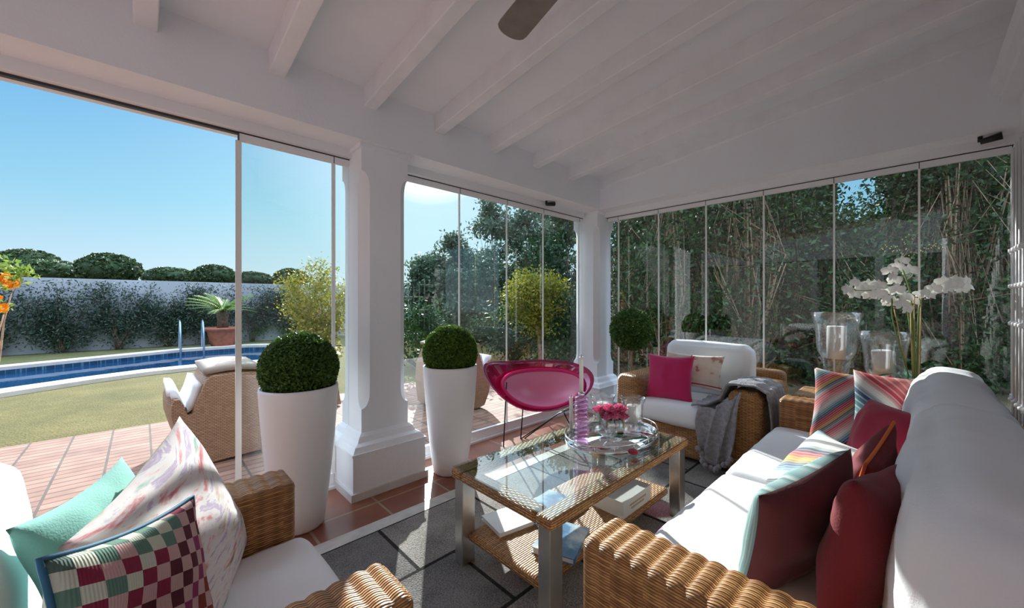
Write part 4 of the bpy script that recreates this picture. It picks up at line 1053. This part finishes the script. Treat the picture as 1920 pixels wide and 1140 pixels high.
def ball_tree(label,px,dep,pc_,dc,zc_,r,flat,n,mat,size,drip=.25,trunk_top=None,name='ball_tree'):
    b=at(px,dep);t=thing(name,label,'tree',tuple(b))
    c=at(pc_,dc);c=Vector((c.x,c.y,zc_))
    m=M();m.tube([b,b.lerp(c,.5)+Vector((.02,0,-.05)),c],[.05,.042,.03],8)
    branch_tree(m,c-Vector((0,0,r*.5)),[c+Vector((random.uniform(-r,r)*.7,random.uniform(-r,r)*.7,random.uniform(-.2,r*.6))) for _ in range(12)],.02)
    m.build('trunk',BARKL,t,world=True)
    p=[]
    for _ in range(60):
        d=rng.normal(size=3);d/=np.linalg.norm(d);q_=d*r*rng.uniform(.45,.95);q_[2]*=flat
        if q_[2]<0 and rng.random()<.3:q_[2]-=drip*rng.random()*r
        p.append(rng.normal(size=(n//60,3))*r*.16+q_+np.array(c))
    leaves_obj('crown',mat,np.concatenate(p),size,t)
    return t
ball_tree('round yellow green ball tree on a straight trunk seen through the middle glass',1015,7.1,1006,7.1,1.42,.60,.72,9000,L_YEL,.06,.7)
ball_tree('yellow green weeping tree just left of the column',632,4.9,598,5.0,1.22,.46,1.35,10500,L_YEL,.038,.5)
# far hedge beyond end glass: a row of dense dark shrubs
hd=[(1180,7.6,4.2),(1250,7.0,4.0),(1330,7.4,4.4),(1400,6.6,4.2),(1470,7.0,4.4),(1560,6.4,2.75),(1710,6.6,4.2),(1790,6.0,4.4),(1900,6.2,4.6)]
hl=['dark leafy tree behind the far left glass strip','dark tree just right of the topiary tree','dark bushy tree behind the armchair back','dark tree with bare twigs behind the armchair throw','dark tree left of the tallest vase','broad dark tree behind the tallest vase','broad dark tree behind the orchids','dark tree right of the orchids','dark tree beside the house wall grille']
for (px,dep,h),l in zip(hd,hl):
    shrub('hedge_tree',l,'tree',tuple(at(px,dep)),(1.0,1.0),h,9500,.085,L_HEDGE,'dense garden trees beyond the far glass',clusters=50,stems=18,z0=.1,twigs=90,clr=.42,bark=BARKL)
for px,dep,lab in((1300,9.5,'tall background tree beyond the armchair glass'),(1420,9.5,'tall background tree beyond the vase glass'),(1790,8.8,'tall background tree beyond the orchid glass'),(1850,8.6,'tall background tree near the house wall')):
    shrub('hedge_tree',lab,'tree',tuple(at(px,dep)),(1.6,1.6),6.2,11000,.13,L_HEDGE,'dense garden trees beyond the far glass',clusters=70,stems=12,z0=.4,clr=.6,r0=.07)
def hedge(label,x0,x1,y0,y1,h,n):
    t=thing('clipped_hedge',label,'hedge',((x0+x1)/2,(y0+y1)/2,-.05))
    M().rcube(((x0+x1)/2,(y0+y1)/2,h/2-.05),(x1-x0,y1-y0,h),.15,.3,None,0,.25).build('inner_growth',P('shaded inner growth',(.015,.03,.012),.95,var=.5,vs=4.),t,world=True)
    p=rng.random((n,3))*np.array([x1-x0,y1-y0,h])+np.array([x0,y0,-.05])
    k_=rng.integers(0,3,n)
    p[:,0]=np.where(k_==0,x0-.15*rng.random(n),p[:,0]);p[:,1]=np.where(k_==1,y0-.15*rng.random(n),p[:,1]);p[:,2]=np.where(k_==2,h-.1+.25*rng.random(n),p[:,2])
    leaves_obj('foliage',L_HEDGE,p,.13,t)
hedge('tall dark hedge beyond the far glass on the house side of the sky gap',10.6,11.4,-6.,.35,5.4,12000)
hedge('lower stretch of dark hedge just under the patch of blue sky',10.6,11.4,.35,1.35,2.9,1500)
hedge('tall dark hedge beyond the far glass on the pool side of the sky gap',10.6,11.4,1.35,6.3,5.4,9000)
hb=M().rcube((-12.5,9.,2.7),(1.,14.,5.5),.2,.4,None,0,.3);struct('added_reflection_hedge',hb,P('dark mass for glass reflections',(.02,.04,.015),.95,var=.5,vs=3.))  # unseen mass added so the far glass reflects dark instead of sky
hedge('dark hedge behind the tall shrubs right of the column',7.6,14.,12.6,13.4,2.9,16000)
# climbers on garden wall
cx=[(-3.9,'leftmost wiry climber on the white garden wall'),(-2.6,'wiry climber left of the swimming pool middle'),(-1.5,'leaning wiry climber on the garden wall'),(-.45,'bushy wiry climber near the middle of the garden wall'),(.55,'wiry climber left of the pool ladder'),(1.5,'wiry climber just behind the potted cycad'),(2.7,'grey climber on the wall right of the cycad'),(4.0,'grey climber on the wall next to the weeping tree')]
for x,l in cx:
    t=thing('wall_climber',l,'climber',(x,15.45,-.03),0,'climbers along the garden wall')
    m=M();pts=[]
    for s_ in range(8):
        e=Vector((x+random.uniform(-.9,.9),15.5+random.uniform(-.1,.15),random.uniform(.6,1.85)))
        mid=Vector((x+(e.x-x)*.35,15.5,e.z*.6));b0=Vector((x+random.uniform(-.08,.08),15.5,-.03))
        cv=[b0*(1-q_)**2+mid*2*q_*(1-q_)+e*q_*q_ for q_ in [i/7 for i in range(8)]]
        m.tube(cv,[.02*(1-.8*i/7) for i in range(8)],5)
        for q_ in cv[2:]:
            pts.append(rng.normal(size=(62,3))*np.array([.20,.07,.17])+np.array(q_))
            if random.random()<.6:
                e2=q_+Vector((random.uniform(-.4,.4),0,random.uniform(0,.3)));m.tube([q_,e2],[.01,.004],4);pts.append(rng.normal(size=(45,3))*np.array([.12,.06,.10])+np.array(e2))
    m.build('stem',BARK,t,world=True)
    p=np.concatenate(pts);p=p[(p[:,2]<1.9)&(p[:,1]<15.7)]
    leaves_obj('foliage',L_WALLS,p,.085,t,.35)
# orange flowering bush at left edge
ob=at(-6,3.3);t=thing('flowering_shrub','bright shrub with orange blossoms cut off by the left edge','shrub',tuple(ob))
m=M();branch_tree(m,ob,[at(20,3.3,1.38),at(-30,3.3,1.4),at(5,3.2,1.2),at(-60,3.3,1.6)],.015,bend=.1);m.build('stem',BARKL,t,world=True)
ps=[]
for px,py in((35,520),(12,535),(40,508),(20,500),(5,575),(0,490),(-20,520),(-40,560),(-30,480),(50,516)):
    c=at(px,3.3);ps.append(rng.normal(size=(28,3))*.03+np.array((c.x,c.y,CAMH-(py-567)/724*3.3)))
leaves_obj('foliage',L_LIME,np.concatenate(ps),.055,t,.4)
for px,py in((8,522),(2,578),(21,533),(-12,560),(-20,600)):
    c=at(px,3.25);c.z=CAMH-(py-567)/724*3.25
    leaves_obj('blossom',PETO,ball_pts(34,c,.042,.5),.045,t,.8)
# cycad in terracotta pot
cb=Vector((1.72,14.1,-.03))
t=thing('cycad_plant','potted cycad with arching green fronds beside the pool ladder','plant',tuple(cb))
M().lathe([(0,0),(.26,0),(.36,.45),(.40,.52),(.46,.53),(.46,.60),(.38,.60),(.36,.54),(0,.5)],tuple(cb),36).build('terracotta_pot',TERRA,t,world=True)
m=M();m.lathe([(.0,.5),(.15,.5),(.13,.8),(.16,.95),(.12,1.08),(0,1.1)],tuple(cb),14);m.build('trunk',BARK,t,world=True)
fp=[];fdir=[]
m=M();LV=[]
for i in range(34):
    a=2.4*i;el_=.25+1.0*(i%7)/7;L=.9
    d=Vector((math.cos(a),math.sin(a),0));o0=cb+Vector((0,0,1.08));pts=[]
    for k_ in range(12):
        s_=k_/11;pts.append(o0+d*(L*s_*math.cos(el_*(1-.5*s_)))+Vector((0,0,L*(math.sin(el_)*s_-.32*s_*s_))))
    m.tube(pts,[.012*(1-.8*k_/11) for k_ in range(12)],4,cap=False)
    for k_ in range(1,11):
        for e_ in(0,.5):
            p=pts[k_].lerp(pts[k_+1],e_);s=Vector((-d.y,d.x,0))
            for sg in(-1,1):
                w_=.13*math.sin(PI*(.15+.8*k_/11));q1=p+s*sg*w_+d*.06+Vector((0,0,-.02));ww=(pts[k_+1]-pts[k_]).normalized()*.014
                LV.append((p-ww,p+ww,q1))
m.build('frond_stalk',STEMG,t,world=True)
m=M();m.add([q_ for tr_ in LV for q_ in tr_],[(3*i,3*i+1,3*i+2) for i in range(len(LV))],None,0,False);m.build('fronds',L_CYC,t,world=True)
# ladder
ld=thing('pool_ladder','chrome pool ladder with two curved handrails at the far pool edge','ladder',(1.0,13.6,0))
for x in(.74,1.22):
    pts=[(x,13.85,.02),(x,13.85,.5),(x,13.80,.72),(x,13.70,.80),(x,13.55,.74),(x,13.42,.45),(x,13.36,.1),(x,13.36,-.7)]
    M().tube(pts,.024,8).build('handrail',P('blue grey steel',(.30,.42,.55),.25,metal=.7),ld,world=True)
m=M()
for z in(-.2,-.45):m.bar((.74,13.36,z),(1.22,13.36,z),.06,.03)
m.build('tread',STEEL,ld,world=True)
# distant umbrella pines
pn=[(-40,90,509,100,30,'umbrella pine crown at the far left edge'),(52,64,492,58,24,'highest umbrella pine crown on the left'),(90,55,512,80,24,'broad low umbrella pine left of the domed one'),(205,48,506,62,30,'domed umbrella pine above the garden wall'),(320,74,520,58,18,'low pine right of the domed pine'),(402,60,519,48,22,'pine above the potted cycad'),(475,70,526,45,16,'small far pine right of the cycad'),(545,66,524,40,20,'far pine behind the weeping tree')]
for px,dep,py,wpx,hpx,l in pn:
    c=at(px,dep);z=CAMH+(567-py)/724*dep;rx_=wpx/724*dep*.9/1.25;rz_=hpx/724*dep
    t=thing('umbrella_pine',l,'tree',(c.x,c.y,-.2),0,'umbrella pines beyond the garden wall')
    m=M();m.tube([(c.x,c.y,-.2),(c.x+.2,c.y,z)],[.3,.2],8);m.build('trunk',BARK,t,world=True)
    core=M()
    def fnp(u,v,c=c,z=z,rx_=rx_,rz_=rz_):
        th=v*PI;a=2*PI*u;r=1+.10*noise.noise(Vector((3*math.cos(a),3*math.sin(a),4*v+px)))
        return(c.x+rx_*r*math.sin(th)*math.cos(a),c.y+rx_*r*math.sin(th)*math.sin(a),z+rz_*r*math.cos(th)*(1 if math.cos(th)>0 else .9)*.92)
    core.grid(fnp,28,14);core.build('crown_mass',P('pine crown',(.03,.06,.025),.95,var=.4,vs=1.),t,world=True)
    d=rng.normal(size=(9000,3));d/=np.linalg.norm(d,axis=1,keepdims=True)
    R=1-.10*rng.random((9000,1));p=d*R*np.array([rx_,rx_,rz_])*1.0
    bmp=np.array([noise.noise(Vector(q_*6.)) for q_ in d])[:,None];p=p*(1+.10*bmp)
    leaves_obj('needles',L_PINE,p+np.array([c.x,c.y,z]),.42,t,.6)
# ================================================================== LIGHT
SAZ=math.radians(58.4);SEL=math.radians(24.6)
sd=Vector((math.cos(SAZ)*math.cos(SEL),math.sin(SAZ)*math.cos(SEL),math.sin(SEL)))
sl=bpy.data.lights.new('sun','SUN');slo=bpy.data.objects.new('sun',sl);COL.objects.link(slo)
sl.energy=4.3;sl.angle=.0093;sl.color=(1.,.98,.95);slo.rotation_euler=sd.to_track_quat('Z','Y').to_euler()
w=bpy.data.worlds.new('world');sc.world=w;w.use_nodes=True;nt=w.node_tree;nt.nodes.clear()
out=nt.nodes.new('ShaderNodeOutputWorld');bg=nt.nodes.new('ShaderNodeBackground');lk(nt,bg.outputs[0],out.inputs[0])
tc=nt.nodes.new('ShaderNodeTexCoord');nrm=nt.nodes.new('ShaderNodeVectorMath');nrm.operation='NORMALIZE';lk(nt,tc.outputs['Generated'],nrm.inputs[0])
sp=nt.nodes.new('ShaderNodeSeparateXYZ');lk(nt,nrm.outputs[0],sp.inputs[0])
base=ramp(nt,sp.outputs[2],[(0,(.32,.385,.42)),(.08,(.235,.34,.41)),(.20,(.13,.28,.385)),(.36,(.068,.20,.36)),(.50,(.6,.7,.85)),(.75,(1.2,1.45,1.85))])  # upper sky, out of view, brightened to add fill light indoors
dt=nt.nodes.new('ShaderNodeVectorMath');dt.operation='DOT_PRODUCT';lk(nt,nrm.outputs[0],dt.inputs[0]);dt.inputs[1].default_value=sd
glow=math_(nt,'POWER',math_(nt,'MAXIMUM',dt.outputs['Value'],0.),9.)
gr=ramp(nt,glow,[(0,(0,0,0)),(.5,(.07,.08,.05)),(.85,(.22,.20,.16)),(1,(1.,.95,.9))])
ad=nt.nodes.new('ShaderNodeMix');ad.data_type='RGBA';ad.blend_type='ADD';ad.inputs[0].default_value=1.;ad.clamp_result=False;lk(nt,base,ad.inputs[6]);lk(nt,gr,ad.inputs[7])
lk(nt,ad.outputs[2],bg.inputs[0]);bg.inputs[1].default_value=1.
vs=sc.view_settings;vs.view_transform='Standard';vs.look='None';vs.exposure=1.2;vs.gamma=1;vs.use_curve_mapping=False
sc.cycles.use_denoising=True
sc.cycles.max_bounces=10;sc.cycles.diffuse_bounces=6;sc.cycles.transparent_max_bounces=24;sc.cycles.transmission_bounces=8;sc.cycles.glossy_bounces=4
sc.cycles.sample_clamp_indirect=8.;sc.cycles.caustics_reflective=False;sc.cycles.caustics_refractive=False
